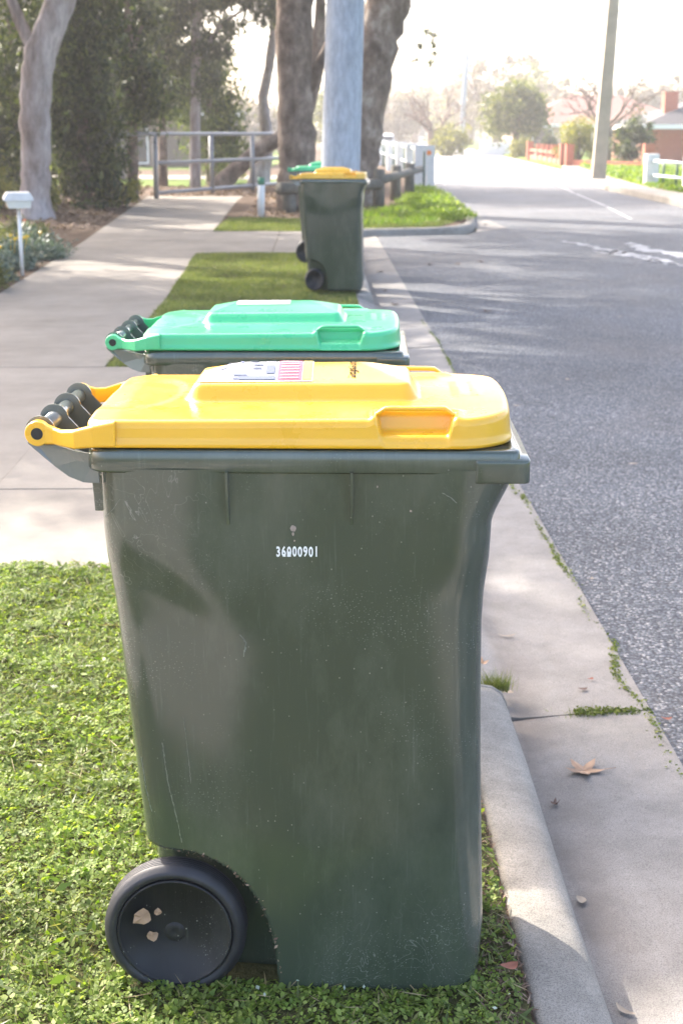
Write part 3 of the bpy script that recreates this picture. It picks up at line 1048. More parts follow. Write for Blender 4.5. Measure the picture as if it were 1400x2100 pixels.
q = patch('pink_panel', M['print_pink'], st1, -.062, -.024, -.074, .026, .0022, 12)
q = patch('yellow_panel', M['sticker_y'], st1, -.022, -.007, -.074, .026, .0022, 6)
m = MB()
for (a, b, c, d) in [(-.16, -.15, -.02, .02), (-.135, -.110, -.07, -.064), (-.135, -.112, -.058, -.052), (-.112, -.098, .0, .014), (-.105, -.088, -.02, -.014), (-.105, -.09, -.034, -.028), (-.086, -.07, .022, .028),
                      (-.175, -.158, -.045, -.040), (-.175, -.165, .025, .03), (-.150, -.135, .028, .034), (-.128, -.122, .0, .02), (-.082, -.068, -.02, -.05), (-.08, -.068, .0, .004)]:
    cc, dd = sorted((c, d))
    vs = [(x, y, bin_lid_z(x, y) + .0026) for x, y in ((a, cc), (b, cc), (b, dd), (a, dd))]
    m.add(vs, [(0, 1, 2, 3)])
vs = [(x, y, bin_lid_z(x, y) + .0026) for x, y in ((-.125, -.072), (-.066, -.072), (-.066, -.060), (-.125, -.060))]
m.add(vs, [(0, 1, 2, 3)])
m.build('printed_marks', M['print_grey'], st1)
m = MB()
for i in range(9):
    y = -.070 + i * .0105
    vs = [(x, yy, bin_lid_z(x, yy) + .0032) for x, yy in ((-.058, y), (-.028 - .006 * r_.random(), y), (-.028, y + .003), (-.058, y + .003))]
    m.add(vs, [(0, 1, 2, 3)])
m.build('printed_lines', M['sticker'], st1)
text_mesh('lettering', 'for kingsfog', .021, M['ink'], lid1, 1.0, .0004, lid_warp(.055, .035, R(-90 + 0)))
st2p = [c for c in children(bin2) if c.name.startswith('lid')][0]
st2 = patch('sticker', M['sticker'], st2p, -.125, .02, -.035, .012, .0012, 20)

def side_warp(ox, oz):
    def f(u, v):
        x = ox + u; z = oz + v
        return Vector((x, -body_side_y(x, z) - .0010, z))
    return f
bd1 = [c for c in children(bin1) if c.name.startswith('body')][0]
xs_ = -.0575
for i, ch in enumerate('36000901'):
    text_mesh('digit', ch, .0225, M['whitepaint'], bd1, .62, .0007, side_warp(xs_ + i * .00850, .8005 + (.0005 if i % 2 else 0)))
# over-printed filled foot of the second and third digits
for x0, x1, zt in ((xs_ + .0105, xs_ + .0150, .8045), (xs_ + .0172, xs_ + .0232, .8085)):
    m = MB(); vs = [(x, -body_side_y(x, z) - .0012, z) for x, z in ((x0, .800), (x1, .800), (x1, zt), (x0 + .0005, zt))]
    m.add(vs, [(0, 1, 2, 3)]); m.build('overprint', M['whitepaint'], bd1)


def scuff(name, pts, w, mat, gaps=.3, seed=1):
    rr = random.Random(seed); m = MB(); P = dense(pts, .004)
    for (x, z), (x2, z2) in zip(P, P[1:]):
        if rr.random() < gaps: continue
        ww = w * (.4 + .8 * rr.random()); j = (rr.random() - .5) * w
        vs = [(x + j - ww, z), (x + j + ww, z), (x2 + j + ww, z2), (x2 + j - ww, z2)]
        m.add([(a, -body_side_y(a, b) - .0007, b) for a, b in vs], [(0, 1, 2, 3)])
    m.build(name, mat, bd1)
sm_ = simple('scuffed_plastic', (.14, .155, .125), .7, .3, 60)
scuff('scuff', [(-.252, .47), (-.246, .40), (-.232, .33), (-.226, .288)], .0010, sm_, .0, 2)
scuff('scuff', [(-.290, .44), (-.284, .38), (-.276, .34)], .0007, sm_, .0, 3)
scuff('scuff', [(-.215, .52), (-.208, .44), (-.206, .40)], .0006, sm_, .0, 4)
scuff('scuff', [(-.118, .668), (-.108, .655), (-.112, .630)], .0014, sm_, .0, 5)
scuff('scuff', [(.200, .905), (.214, .897), (.222, .889)], .0016, sm_, .0, 6)
scuff('cobweb', [(-.325, .86), (-.31, .875), (-.298, .892), (-.285, .89)], .0005, sm_, .0, 7)
spm = simple('dried_splatter', (.30, .25, .21), .8, .2, 60); rr = random.Random(12)
for (cx, cz, ra) in [(-.030, .846, .0052), (-.0305, .837, .0028), (.152, .875, .0022), (-.0285, .826, .0014), (.10, .913, .0018)]:
    pts = [(cx + ra * (.6 + .6 * rr.random()) * math.cos(k * .785), cz + ra * (.7 + .7 * rr.random()) * math.sin(k * .785)) for k in range(8)]
    MB().add([(a, -body_side_y(a, b) - .0008, b) for a, b in pts], [tuple(range(8))]).build('splatter', spm, bd1)

# ------------------------------------------------------------------ small leaves and litter (each a thing)
def star_leaf(r=.05, lobes=5, seed=0, stem=True):
    rr = random.Random(seed); pts = []
    n = lobes * 4
    for i in range(n):
        t = math.pi * 1.5 + 2 * math.pi * (i + .5) / n
        ph = (i % 4)
        rad = r * (1.0 if ph == 0 else (.66 if ph in (1, 3) else .42)) * (1 + .25 * (rr.random() - .5))
        pts.append((rad * math.cos(t), rad * math.sin(t), .006 * (rad / r) + .010 * rr.random() * (rad / r) ** 2 + .002))
    m = MB()
    m.add([(0, 0, .002)] + pts, [(0, i + 1, (i + 1) % n + 1) for i in range(n)])
    if stem: m.tube([(0, 0, .003), (r * .9, r * .15, .006), (r * 1.5, r * .32, .010)], .0009, 5)
    return m
def small_leaf(l=.03, w=.012, seed=0):
    rr = random.Random(seed); n = 6; vs = []; 
    c = rr.random() * .5 + .2
    for i in range(n + 1):
        t = i / n; ww = w * .5 * math.sin(math.pi * min(1, max(0.04, t))) ** .7 * (1 + .2 * (rr.random() - .5))
        x = l * (t - .5); y = c * l * (t - .5) ** 2 * 2
        zz = .003 + .35 * l * (t - .5) ** 2
        vs.append([(x, y - ww, zz + .2 * ww), (x, y, zz), (x, y + ww, zz + .25 * ww)])
    m = MB(); m.loft(vs, closed=False, smooth=True); return m
def put(m, name, mat, loc, rz, label, cat, group=None):
    o = m.build(name, mat); o.location = loc; o.rotation_euler = (0, 0, R(rz)); return tag(o, label, cat, group)
put(star_leaf(.052, 5, 2), 'dry_leaf', M['dryleaf'], (.662, 3.262, -.106), -12, 'large tan star shaped dry leaf lying in the gutter', 'leaf')
put(star_leaf(.022, 5, 3, False), 'dry_leaf', M['dryleaf'], (.475, 3.86, -.05), 30, 'curled brown leaf beside the front corner of the nearest bin, on the crossing', 'leaf')
put(small_leaf(.045, .026, 3), 'dry_leaf', M['paleleaf'], (.53, 3.74, -.09), -60, 'pale oval leaf on the gutter just past the kerb end', 'leaf')
put(small_leaf(.030, .016, 5), 'dry_leaf', M['darkleaf'], (.755, 3.78, -.100), 10, 'small dark crumpled leaf on the gutter near the road edge', 'leaf')
put(small_leaf(.020, .012, 6), 'dry_leaf', M['redleaf'], (.79, 3.85, -.096), 30, 'tiny reddish leaf at the road edge above the crumpled dark leaf', 'leaf')
put(small_leaf(.060, .010, 7), 'dry_leaf', M['paleleaf'], (.60, 4.25, -.108), 5, 'long thin pale leaf across the middle of the gutter', 'leaf')
put(small_leaf(.045, .012, 8), 'dry_leaf', M['paleleaf'], (.61, 4.98, -.108), -20, 'narrow pale leaf on the far part of the gutter slab', 'leaf')
put(small_leaf(.050, .009, 9), 'dry_leaf', M['paleleaf'], (1.29, 4.55, -.094), -25, 'long pale gum leaf lying on the asphalt', 'leaf')
put(small_leaf(.030, .012, 10), 'dry_leaf', M['white' if 0 else 'paleleaf'], (.97, 4.80, -.094), 60, 'small white curled leaf on the asphalt by the mossy edge', 'leaf')
put(small_leaf(.030, .012, 11), 'dry_leaf', M['redleaf'], (.445, 2.30, .02), 40, 'red leaf fragment wedged between the kerb and the clover', 'leaf') if 0 else put(small_leaf(.034, .022, 11), 'dry_leaf', M['redleaf'], (.335, 2.20, .022), 20, 'red leaf fragment wedged between the kerb and the clover', 'leaf')
put(star_leaf(.016, 5, 8, False), 'dry_leaf', M['darkleaf'], (.562, 3.10, -.117), 80, 'dark curled leaf in the gutter channel below the star shaped leaf', 'leaf')
put(small_leaf(.032, .020, 13), 'dry_leaf', M['paleleaf'], (.548, 2.66, -.117), 100, 'pale torn leaf in the channel at the foot of the kerb', 'leaf')
put(small_leaf(.045, .012, 14), 'dry_leaf', M['paleleaf'], (.555, 2.27, -.117), -50, 'thin straw coloured leaf nearest the bottom of the gutter', 'leaf')
put(small_leaf(.03, .014, 15), 'dry_leaf', M['redleaf'], (.94, 3.55, -.094), 0, 'pinkish leaf on the asphalt beside the broken road edge', 'leaf')
for i, (x, yy) in enumerate([(2.6, 12.2), (3.0, 15.1), (1.6, 9.0), (2.2, 7.4), (1.5, 6.6), (2.9, 9.3), (3.4, 12.6), (1.15, 8.1)]):
    put(small_leaf(.05, .025, 30 + i), 'fallen_leaf', M['paleleaf'], (x, yy, -.094), i * 47, 'pale leaf scattered on the asphalt beyond the bins', 'leaf', 'pale leaves scattered over the road')
for i, (x, yy) in enumerate([(1.7, 17.3), (2.0, 17.6), (1.35, 17.2), (1.2, 23.4), (2.2, 24.6), (2.9, 24.9), (.72, 16.4), (.68, 14.4), (.72, 13.2), (1.5, 12.6)]):
    put(star_leaf(.055, 5, 50 + i, False), 'fallen_leaf', M['darkleaf'], (x, yy if x > .9 else yy, -.094 if x > .9 else -.104), i * 61, 'dark dead leaf lying on the road or gutter past the bins', 'leaf', 'dark dead leaves on the road')

# leaf fragments caught on the wheel
hubn = [c for c in children(bin1) if c.name.startswith('wheel')][0]
def scrap(r, seed, n=11):
    rr = random.Random(seed)
    pts = [(r * (.75 + .45 * rr.random()) * math.cos(2 * math.pi * k / n), r * (.75 + .45 * rr.random()) * math.sin(2 * math.pi * k / n), .001 + .004 * rr.random()) for k in range(n)]
    return MB().add([(0, 0, .004)] + pts, [(0, k + 1, (k + 1) % n + 1) for k in range(n)])
for (dx, dz, rad, sd_, mt, lab) in [(-.308, .158, .017, 21, 'dryleaf', 'tan leaf scrap stuck on the black wheel hub of the nearest bin'), (-.292, .121, .009, 22, 'dryleaf', 'small curled dirt and leaf crumb below the tan scrap on the hub'), (-.281, .167, .007, 25, 'dryleaf', 'tiny tan crumb to the right of the tan scrap on the hub')]:
    hf = scrap(rad, sd_).build('leaf_scrap', M[mt])
    hf.matrix_world = Matrix.Translation((dx + .006, 2.347 + .012 - .183, dz - .012)) @ Matrix.Rotation(R(90), 4, 'X') @ Matrix.Rotation(R(20), 4, 'Z')
    tag(hf, lab, 'leaf')
# dirt along the wheel arch: a sub-part of the near body
P = []
for t in np.linspace(.05, 1.45, 260):
    x = -.245 + .180 * math.sin(t); 
    c_ = math.cos(t)
    ez = max(0, 1 - abs(math.sin(t)) ** 2.4) ** (1 / 2.4)
    z = .272 * ez
    if random.random() < .22:
        P.append((x + .004 + random.gauss(0, .003), -body_side_y(x + .006, max(z, .01)) - .0005, z + random.gauss(0, .004)))
V, F = leaf_cloud(np.array(P), .006, .003, 0)
npmesh('dirt', V, F, M['litter'], bd1)


# ------------------------------------------------------------------ ground cover
def in_bin(x, y):
    return ((x > -.27) & (x < .27) & (y > 2.19) & (y < 2.52)) | ((x > -.34) & (x < .18) & (y > 3.47) & (y < 3.78)) | ((x > -.345) & (x < -.14) & (y > 2.20) & (y < 2.25) & (x < -.18))
def cover(n, x0, x1, y0, y1, keep=None):
    x = x0 + (x1 - x0) * RS.rand(n); y = y0 + (y1 - y0) * RS.rand(n)
    k = np.ones(n, bool) if keep is None else keep(x, y)
    return x[k], y[k]
def lump(x, y, f=1.):
    return (np.sin(x * 9 * f + 1.3 * np.sin(y * 7 * f)) * np.sin(y * 8 * f + 1.7 * np.sin(x * 5 * f + 2)) + .5 * np.sin(x * 23 * f + y * 17 * f) * np.sin(y * 29 * f - x * 11 * f)) / 1.5

# clover / weed carpet: rosettes of rounded leaflets
x, y = cover(66000, -1.32, .352, 1.75, 4.64, lambda x, y: ~in_bin(x, y) & (x > -.25 * (y - 0) - .25))
d_edge = np.clip((.355 - x) / .10, 0, 1)
keep = RS.rand(len(x)) < (.25 + .75 * d_edge)
x, y, d_edge = x[keep], y[keep], d_edge[keep]
hgt = (.022 + .019 * lump(x, y, 1.0)) * (.45 + .55 * d_edge) * (.6 + .5 * RS.rand(len(x)))
hgt = hgt * np.where((y > 1.95) & (y < 2.3) & (x > -.42), .45, 1.)
z = .003 + hgt
n = len(x); k = 3
ang0 = RS.rand(n) * 6.28; V = []
Lf = (.0064 * (1 + .30 * RS.normal(size=n))).clip(.004, .012)
tilt = RS.normal(size=(n, 2)) * .45
allV = []
for j in range(k):
    a = ang0 + j * 2.09 + RS.normal(size=n) * .2
    dx, dy = np.cos(a), np.sin(a); px, py = -dy, dx
    def P3(u, v, lift):
        X = x + dx * u * Lf + px * v * Lf; Y = y + dy * u * Lf + py * v * Lf
        Z = z + (tilt[:, 0] * (X - x) + tilt[:, 1] * (Y - y)) + lift * Lf
        return np.stack([X, Y, Z], 1)
    allV.append(np.stack([P3(.08, 0, 0), P3(.55, .42, .16), P3(1.05, .34, .14), P3(1.15, 0, .02), P3(1.05, -.34, .14), P3(.55, -.42, .16)], 1))
VV = np.concatenate(allV).reshape(-1, 3)
FF = np.arange(len(VV)).reshape(-1, 6)
tag(npmesh('clover', VV, FF, M['clover']), kind='stuff', label='low sunlit clover and weeds covering the verge around the nearest bin', cat='ground cover')
# second layer: upright serrated weed leaves and grass
x, y = cover(26000, -1.32, .352, 1.75, 4.64, lambda x, y: ~in_bin(x, y) & (x > -.25 * y - .25))
P = np.stack([x, y, (.012 + .020 * RS.rand(len(x)) + .008 * lump(x, y)) * np.where((y > 1.95) & (y < 2.3) & (x > -.42), .45, 1.)], 1)
V, F = leaf_cloud(P, .030, .0034, .2)
tag(npmesh('grass', V, F, M['blade']), kind='stuff', label='short grass blades between the clover leaves', cat='grass')
x, y = cover(260, -1.3, .34, 1.75, 4.6, lambda x, y: ~in_bin(x, y) & (x > -.25 * y - .25) & (RS.rand(len(x)) < np.where(y < 2.3, 1, .25)))
P = np.stack([x, y, .020 + .012 * RS.rand(len(x))], 1)
V, F = leaf_cloud(P, .011, .006, .6)
tag(npmesh('pale_clover', V, F, M['clover_pale']), kind='stuff', label='scattered pale clover leaf undersides', cat='ground cover')
x, y = cover(5200, -1.32, .35, 1.75, 4.62, lambda x, y: ~in_bin(x, y) & (x > -.25 * y - .25) & (lump(x, y, .6) > -.1))
P = np.stack([x, y, (.020 + .018 * RS.rand(len(x))) * np.where((y > 1.95) & (y < 2.3) & (x > -.42), .45, 1.)], 1)
V, F = leaf_cloud(P, .021, .008, .45)
tag(npmesh('weeds', V, F, M['weeds']), kind='stuff', label='broader pale green weed leaves standing above the clover', cat='weeds')
x, y = cover(2600, -1.32, .35, 1.75, 4.62, lambda x, y: ~in_bin(x, y) & (x > -.25 * y - .25))
P = np.stack([x, y, .012 + .016 * RS.rand(len(x))], 1)
V, F = leaf_cloud(P, .045, .0016, .55)
tag(npmesh('straw', V, F, M['straw']), kind='stuff', label='dead straw coloured stems caught in the clover', cat='straw')
# bare litter strip behind the kerb
x, y = cover(2600, .27, .362, 1.8, 3.7)
V, F = leaf_cloud(np.stack([x, y, .004 + .005 * RS.rand(len(x))], 1), .016, .003, .7)
tag(npmesh('dry_litter', V, F, M['litter']), kind='stuff', label='dry stems and soil crumbs along the back of the kerb', cat='litter')

# mown strip
def blades(name, n, keep, box, L, Wd, hz, mat, label, up=.0):
    x, y = cover(n, *box, keep)
    m_ = len(x)
    ang = RS.rand(m_) * 6.28; lean = RS.normal(size=(m_, 2)) * .45
    h = hz * (.6 + .7 * RS.rand(m_)) * (1 + .25 * lump(x, y, .35))
    w = Wd * .5
    b = np.stack([x, y, np.zeros(m_) + .002], 1)
    d = np.stack([np.cos(ang) * w, np.sin(ang) * w, np.zeros(m_)], 1)
    t = b + np.stack([lean[:, 0] * h, lean[:, 1] * h, h], 1)
    V = np.stack([b - d, b + d, t], 1).reshape(-1, 3)
    return tag(npmesh(name, V, np.arange(3 * m_).reshape(m_, 3), mat), kind='stuff', label=label, cat='grass')
blades('grass', 60000, lambda x, y: x > -1.335 - .027 * np.maximum(0, y - 12.5), (-1.47, .355, 8.96, 17.68), 0, .007, .026, M['blade'], 'mown grass strip between the driveway and the crossing path')
blades('grass', 60000, lambda x, y: (x > -1.335 - .027 * np.maximum(0, y - 12.5)) & (lump(x, y, .2) + .4 * lump(x, y, .7) > .0), (-1.47, .355, 8.96, 17.68), 0, .008, .030, M['blade'], 'paler patches in the mown grass strip beside the driveway')
def in_poly(poly):
    def f(x, y):
        c = np.zeros(len(x), bool); n_ = len(poly)
        for i in range(n_):
            x1, y1 = poly[i]; x2, y2 = poly[(i + 1) % n_]
            if y1 == y2: continue
            cond = ((y1 > y) != (y2 > y)) & (x < (x2 - x1) * (y - y1) / (y2 - y1) + x1)
            c ^= cond
        return c
    return f
blades('grass', 40000, in_poly([(-1.55, 21.76), (.40, 21.76), (.75, 22.3), (1.9, 22.7), (2.3, 24.0), (1.2, 25.2), (-.2, 24.7), (-1.5, 25.0)]), (-1.6, 2.5, 21.7, 25.3), 0, .012, .04, M['blade'], 'green grass patch at the foot of the white pipe')
blades('grass', 26000, lambda x, y: in_poly([(.6, 22.6), (1.9, 22.8), (2.45, 24.4), (2.6, 27), (2.9, 36), (2.0, 34), (1.5, 29), (.4, 25)])(x, y) & (lump(x, y, .25) > -.15), (.4, 3.0, 22.5, 37), 0, .022, .11, M['weeds'], 'sunny weeds and grass around the log fence on the kerb bulge')
x, y = cover(9000, 1.6, 3.0, 24, 37.5, lambda x, y: (np.abs(x - 2.45 - .03 * (y - 27)) < .35))
V, F = leaf_cloud(np.stack([x, y, .03 + .16 * RS.rand(len(x)) * (.6 + .4 * lump(x, y, .4))], 1), .06, .025, .1)
tag(npmesh('weeds', V, F, M['weeds']), kind='stuff', label='leafy weeds growing at the end of the log fence by the white post', cat='weeds')
# far right verge grass
x, y = cover(30000, 8.6, 13.5, 34, 60, lambda x, y: x > 8.2 + .10 * (y - 34))
V, F = leaf_cloud(np.stack([x, y, .05 + .16 * RS.rand(len(x)) * (.7 + .5 * lump(x, y, .2))], 1), .16, .05, .1)
tag(npmesh('grass', V, F, M['weeds']), kind='stuff', label='bright sunlit grass across the road around the leaning pole', cat='grass')
# leaf litter under the trees
x, y = cover(16000, -9, .5, 22, 40, lambda x, y: (x < -3.2 - .07 * (y - 20)) | ((y > 25) & (x > -1.3)) | (y > 33.9))
V, F = leaf_cloud(np.stack([x, y, .008 + .03 * RS.rand(len(x))], 1), .09, .035, .75)
tag(npmesh('leaf_litter', V, F, M['litter']), kind='stuff', label='brown leaf litter covering the ground below the trees', cat='leaf litter')
# small grass tufts in the crossing
for (tx, ty, tz, nn, sp, hh, lab) in [(.49, 3.72, -.075, 420, .022, .05, 'tuft of grass growing at the end of the kerb beside the bin'), (.755, 3.62, -.105, 260, .035, .014, 'low grass tuft in the gutter slab joint')]:
    bx = RS.normal(0, sp, nn); by = RS.normal(0, sp * .4, nn)
    b = np.stack([bx, by, np.zeros(nn)], 1); a = RS.rand(nn) * 6.28
    d = np.stack([np.cos(a) * .0012, np.sin(a) * .0012, np.zeros(nn)], 1)
    t = b + np.stack([RS.normal(0, .5, nn) * hh, RS.normal(0, .5, nn) * hh, hh * (.5 + .8 * RS.rand(nn))], 1)
    o = npmesh('grass_tuft', np.stack([b - d, b + d, t], 1).reshape(-1, 3), np.arange(3 * nn).reshape(nn, 3), M['blade'])
    o.location = (tx, ty, tz); tag(o, lab, 'grass tuft')

# ------------------------------------------------------------------ pole behind the third bin
m = MB(); rings = []
for i in range(14):
    z = -.05 + i * .75
    r_ = .205 - .0045 * i
    cx = .215 + .030 * z
    rings.append([(cx + r_ * math.cos(t), 14.95 + r_ * math.sin(t), z) for t in np.linspace(0, 2 * math.pi, 33)[:-1]])
m.loft(rings, closed=True, smooth=True, cap=True)
tag(m.build('utility_pole', M['polegrey']), 'thick pale grey pole rising right behind the distant yellow lidded bin', 'pole')

# right pole across the road with a crossarm
pt = empty('utility_pole', (8.69, 45, 0)); tag(pt, 'leaning square tan pole with thin crossarm across the road', 'pole')
m = MB(); rings = []
for i in range(12):
    z = -.03 + i * .9; a = .21 - .0085 * i; cx = .043 * z
    rings.append([(cx - a, -a * .7, z), (cx + a, -a * .7, z), (cx + a, a * .7, z), (cx - a, a * .7, z)])
m.loft(rings, closed=True, smooth=False, cap=True); m.build('shaft', M['poletan'], pt)
m = MB().tube([(-.55, 0, 5.0), (1.08, 0, 4.93)], .018, 6); m.build('crossarm', M['steel'], pt)
pt = empty('utility_pole', (10.0, 102, 0)); tag(pt, 'slim grey pole far away beside the road in front of the bare trees', 'pole')
m = MB().tube([(0, 0, 0), (.22, 0, 4.5), (.42, 0, 8.0)], [.22, .17, .13], 10); m.build('shaft', M['polegrey'], pt)

# white pipe marker with green top
pt = empty('marker_post', (-.975, 25.5, 0)); tag(pt, 'short white pipe post with a green top beside the footpath', 'post')
m = MB().tube([(0, 0, -.02), (.012, 0, .55)], .062, 16); m.build('pipe', M['white'], pt)
m = MB().tube([(.012, 0, .55), (.016, 0, .68)], .060, 16); m.build('cap', simple('green_paint', (.06, .22, .13), .5), pt)

# letterbox on a stake
pt = empty('letterbox', (-3.06, 15.0, 0), R(14)); tag(pt, 'cream metal letterbox on a thin post among flowering plants', 'letterbox')
MB().tube([(0, 0, -.02), (0, 0, .70)], .019, 10).build('post', M['fascia'], pt)
cream = simple('cream_paint', (.70, .69, .60), .45, .06)
m = MB()
rings = []
for yy in (-.17, .17):
    rings.append([(-.105, yy, .69), (.115, yy, .69), (.125, yy, .775), (-.13, yy, .775)])
m.loft(rings, closed=True, smooth=False, cap=True); m.build('box', cream, pt, .004)
m = MB(); rings = []
for yy in (-.185, .185):
    rings.append([(-.150, yy, .765), (-.145, yy, .80), (-.11, yy, .845), (.11, yy, .845), (.14, yy, .80), (.145, yy, .765), (.135, yy, .765), (-.14, yy, .765)])
m.loft(rings, closed=True, smooth=False, cap=True); m.build('roof', M['white'], pt, .004)

# ------------------------------------------------------------------ pipe gate at the end of the footpath
A = Vector((-4.35, 30.8, 0)); B = Vector((-.62, 39.6, 0)); C1 = Vector((-3.56, 32.5, 0))
pt = empty('pipe_fence', (C1.x, C1.y, 0)); tag(pt, 'grey steel pipe rail barrier across the end of the footpath', 'barrier')
d = (B - C1)
for k, t in enumerate((0, .36, .66, 1.0)):
    p = C1 + d * t - C1
    MB().tube([(p.x, p.y, -.02), (p.x, p.y, 1.42)], .055, 10).build('post', M['steel'], pt)
for z in (1.40, .78, .13):
    a_ = (A - C1) if z > 1.3 else Vector((0, 0, 0))
    MB().tube(([(a_.x, a_.y, z)] if z > 1.3 else []) + [(0, 0, z), (d.x, d.y, z)], .045, 8).build('rail', M['steel'], pt)
p = A - C1
MB().tube([(p.x, p.y, -.02), (p.x, p.y, 1.42)], .055, 10).build('post', M['steel'], pt)

# log fence
pts_ = [(-.50, 26.9), (1.22, 28.6), (1.72, 31.8), (2.19, 34.4)]
pt = empty('log_fence', (-.50, 26.9, 0)); tag(pt, 'low weathered log rail fence on the kerb bulge behind the distant bins', 'fence')
for i, (x, yy) in enumerate(pts_):
    rad = .12 if i else .13
    MB().tube([(x + .50, yy - 26.9, -.03), (x + .50, yy - 26.9, .35), (x + .51, yy - 26.9, .74 if i else .36)], [rad, rad * .97, rad * .93], 14, True, .05).build('post', M['timber'], pt)
rl_ = [(-.64, 26.6), (1.22, 28.45)]
MB().tube([(-.17, -.28, .44), (.8, .75, .44), (1.74, 1.6, .46)], [.115, .11, .105], 14, True, .05).build('rail', M['timber'], pt)
MB().tube([(1.74, 1.55, .53), (2.25, 4.8, .54), (2.70, 7.4, .55), (3.1, 9.6, .55)], [.095, .09, .09, .085], 14, True, .05).build('rail', M['timber'], pt)

# white bridge barriers
def barrier(name, posts, label, parent_loc, w=.30, h=1.10, rails=(1.0, .55), pickets=True, zt=0.):
    t = empty(name, (*parent_loc, 0)); tag(t, label, 'barrier')
    ox, oy = parent_loc
    for i, (x, yy) in enumerate(posts):
        m = MB(); a = w / 2
        m.box(x - ox - a, x - ox + a, yy - oy - a, yy - oy + a, -.05, h); m.build('post', M['white'], t, .015)
    for (x, yy), (x2, y2) in zip(posts, posts[1:]):
        for z in rails:
            MB().tube([(x - ox, yy - oy, z), (x2 - ox, y2 - oy, z)], .04, 8).build('rail', M['railblue'], t)
        if pickets:
            n_ = max(2, int(math.hypot(x2 - x, y2 - yy) / 2.2))
            for k in range(1, n_ + 1):
                q = k / (n_ + 1)
                MB().tube([(x + (x2 - x) * q - ox, yy + (y2 - yy) * q - oy, -.03), (x + (x2 - x) * q - ox, yy + (y2 - yy) * q - oy, rails[0])], .035, 8).build('upright', M['darkgreen'], t)
    return t
barrier('bridge_barrier', [(2.80, 39.3), (2.82, 43.6), (2.86, 49.5), (2.9, 57), (2.9, 66)], 'white posts with pale rails lining the left side of the road', (2.80, 39.3), .34, 1.12)
barrier('bridge_barrier', [(8.95, 39.0), (9.1, 35.4), (9.2, 31.8), (9.3, 28)], 'white post and pale rails with dark green uprights at right across the road', (8.95, 39.0), .34, .88, (.70, .33))
pt = empty('guide_post', (2.93, 37.6, 0)); tag(pt, 'white guide post with round orange reflector by the bridge', 'guide post')
MB().box(-.105, .105, -.03, .03, -.03, 1.11).build('board', M['white'], pt, .01)
m = MB(); disc(m, -.045, .93, -.045, -.031, .06, 16); m.build('reflector', M['orange'], pt)
MB().tube([(-.17, -.05, -.03), (-.17, -.05, .98)], .03, 6).build('stake', M['darkgreen'], pt)

# ------------------------------------------------------------------ trees
def tree(name, label, cat, base, trunk, limbs, bark, crown, leaf, n, L=.10, Wd=.03, droop=.5, clump=.3, group=None, shell=.5, nt=16, up=0, spread=.5):
    t = empty(name, (*base[:2], base[2] if len(base) > 2 else 0)); tag(t, label, cat, group)
    bx, by = base[:2]
    m = MB()
    pts = [Vector(p[:3]) for p in trunk]; rad = [p[3] for p in trunk]
    # subdivide the trunk with a little wander
    P = []; Q = []
    for i in range(len(pts) - 1):
        for k in range(5):
            q = k / 5
            P.append(pts[i].lerp(pts[i + 1], q) + Vector((random.gauss(0, .03), random.gauss(0, .03), 0)) * (rad[i] * 1.2 if (i or k) else 0))
            Q.append((rad[i] + (rad[i + 1] - rad[i]) * q) * (1 + random.gauss(0, .03)))
    P.append(pts[-1]); Q.append(rad[-1])
    m.tube(P, Q, nt, True, .07)
    m.build('trunk', bark, t)
    for lb in limbs:
        MB().tube([p[:3] for p in lb], [p[3] for p in lb], 9, True, .08).build('limb', bark, t)
    if crown:
        P = crown_pts(crown, n, clump, spread, shell=shell)
        V, F = leaf_cloud(P, L, Wd, up, droop)
        npmesh('crown', V, F, leaf, t)
    return t

# pale gum at left
tree('gum_tree', 'pale smooth barked gum tree with forked trunk at far left', 'tree', (-4.80, 24.9),
     [(0, 0, -.05, .36), (.02, 0, .35, .25), (.06, 0, 1.0, .255), (.10, 0, 2.0, .26), (.22, 0, 2.7, .27), (.50, 0, 3.3, .25), (.85, .1, 4.2, .22), (1.2, .2, 6, .17), (1.5, .3, 8.5, .09)],
     [[(.18, 0, 2.65, .13), (-.02, 0, 3.05, .10), (-.30, 0, 3.8, .075), (-.8, .1, 5.2, .05)], [(1.0, .1, 5, .12), (.2, .6, 6.5, .08), (-.4, .8, 8, .04)], [(1.2, .2, 6, .12), (2.2, -.6, 7.2, .07), (3, -1, 8, .03)]],
     M['bark_pale'], [(0.4, 0, 8.6, 2.6, 2.4, 1.7), (2.4, -1, 8.2, 1.8, 1.8, 1.2), (-1.5, .5, 7.0, 1.8, 1.8, 1.3), (3.2, -3.4, 8.4, 2.0, 2.0, 1.0)], M['lf_gum'], 46000, .13, .035, .8)

# big rough trunk left of the pole
tree('gum_tree', 'thick rough barked gum trunk just left of the grey pole', 'tree', (-.36, 27.6),
     [(0.02, 0, -.05, .48), (.02, 0, .4, .38), (.0, 0, 1.2, .35), (-.04, 0, 2.2, .335), (-.05, 0, 3.2, .35), (0, 0, 4.3, .36), (.1, 0, 6, .28), (.3, .2, 8.5, .2), (.4, .3, 11, .1)],
     [[(.2, 0, 2.2, .12), (.5, .1, 2.8, .10), (.75, .2, 3.3, .10), (1.0, .3, 4.2, .08), (1.4, .5, 6, .05)], [(0, 0, 4.2, .18), (-1.2, .3, 5.5, .12), (-2.4, .2, 6.8, .07)], [(.1, 0, 6, .15), (1.5, -1, 7.5, .1), (2.6, -2, 8.6, .05)]],
     M['bark_dark'], [(-.3, -.3, 8.6, 3.4, 3.0, 2.2), (2.4, -1.6, 8.4, 2.2, 2.2, 1.6), (-2.2, 0, 6.8, 1.6, 1.6, 1.1), (-2.4, 2.5, 8.8, 2.2, 2.2, 1.3)], M['lf_gum'], 46000, .13, .035, .8)
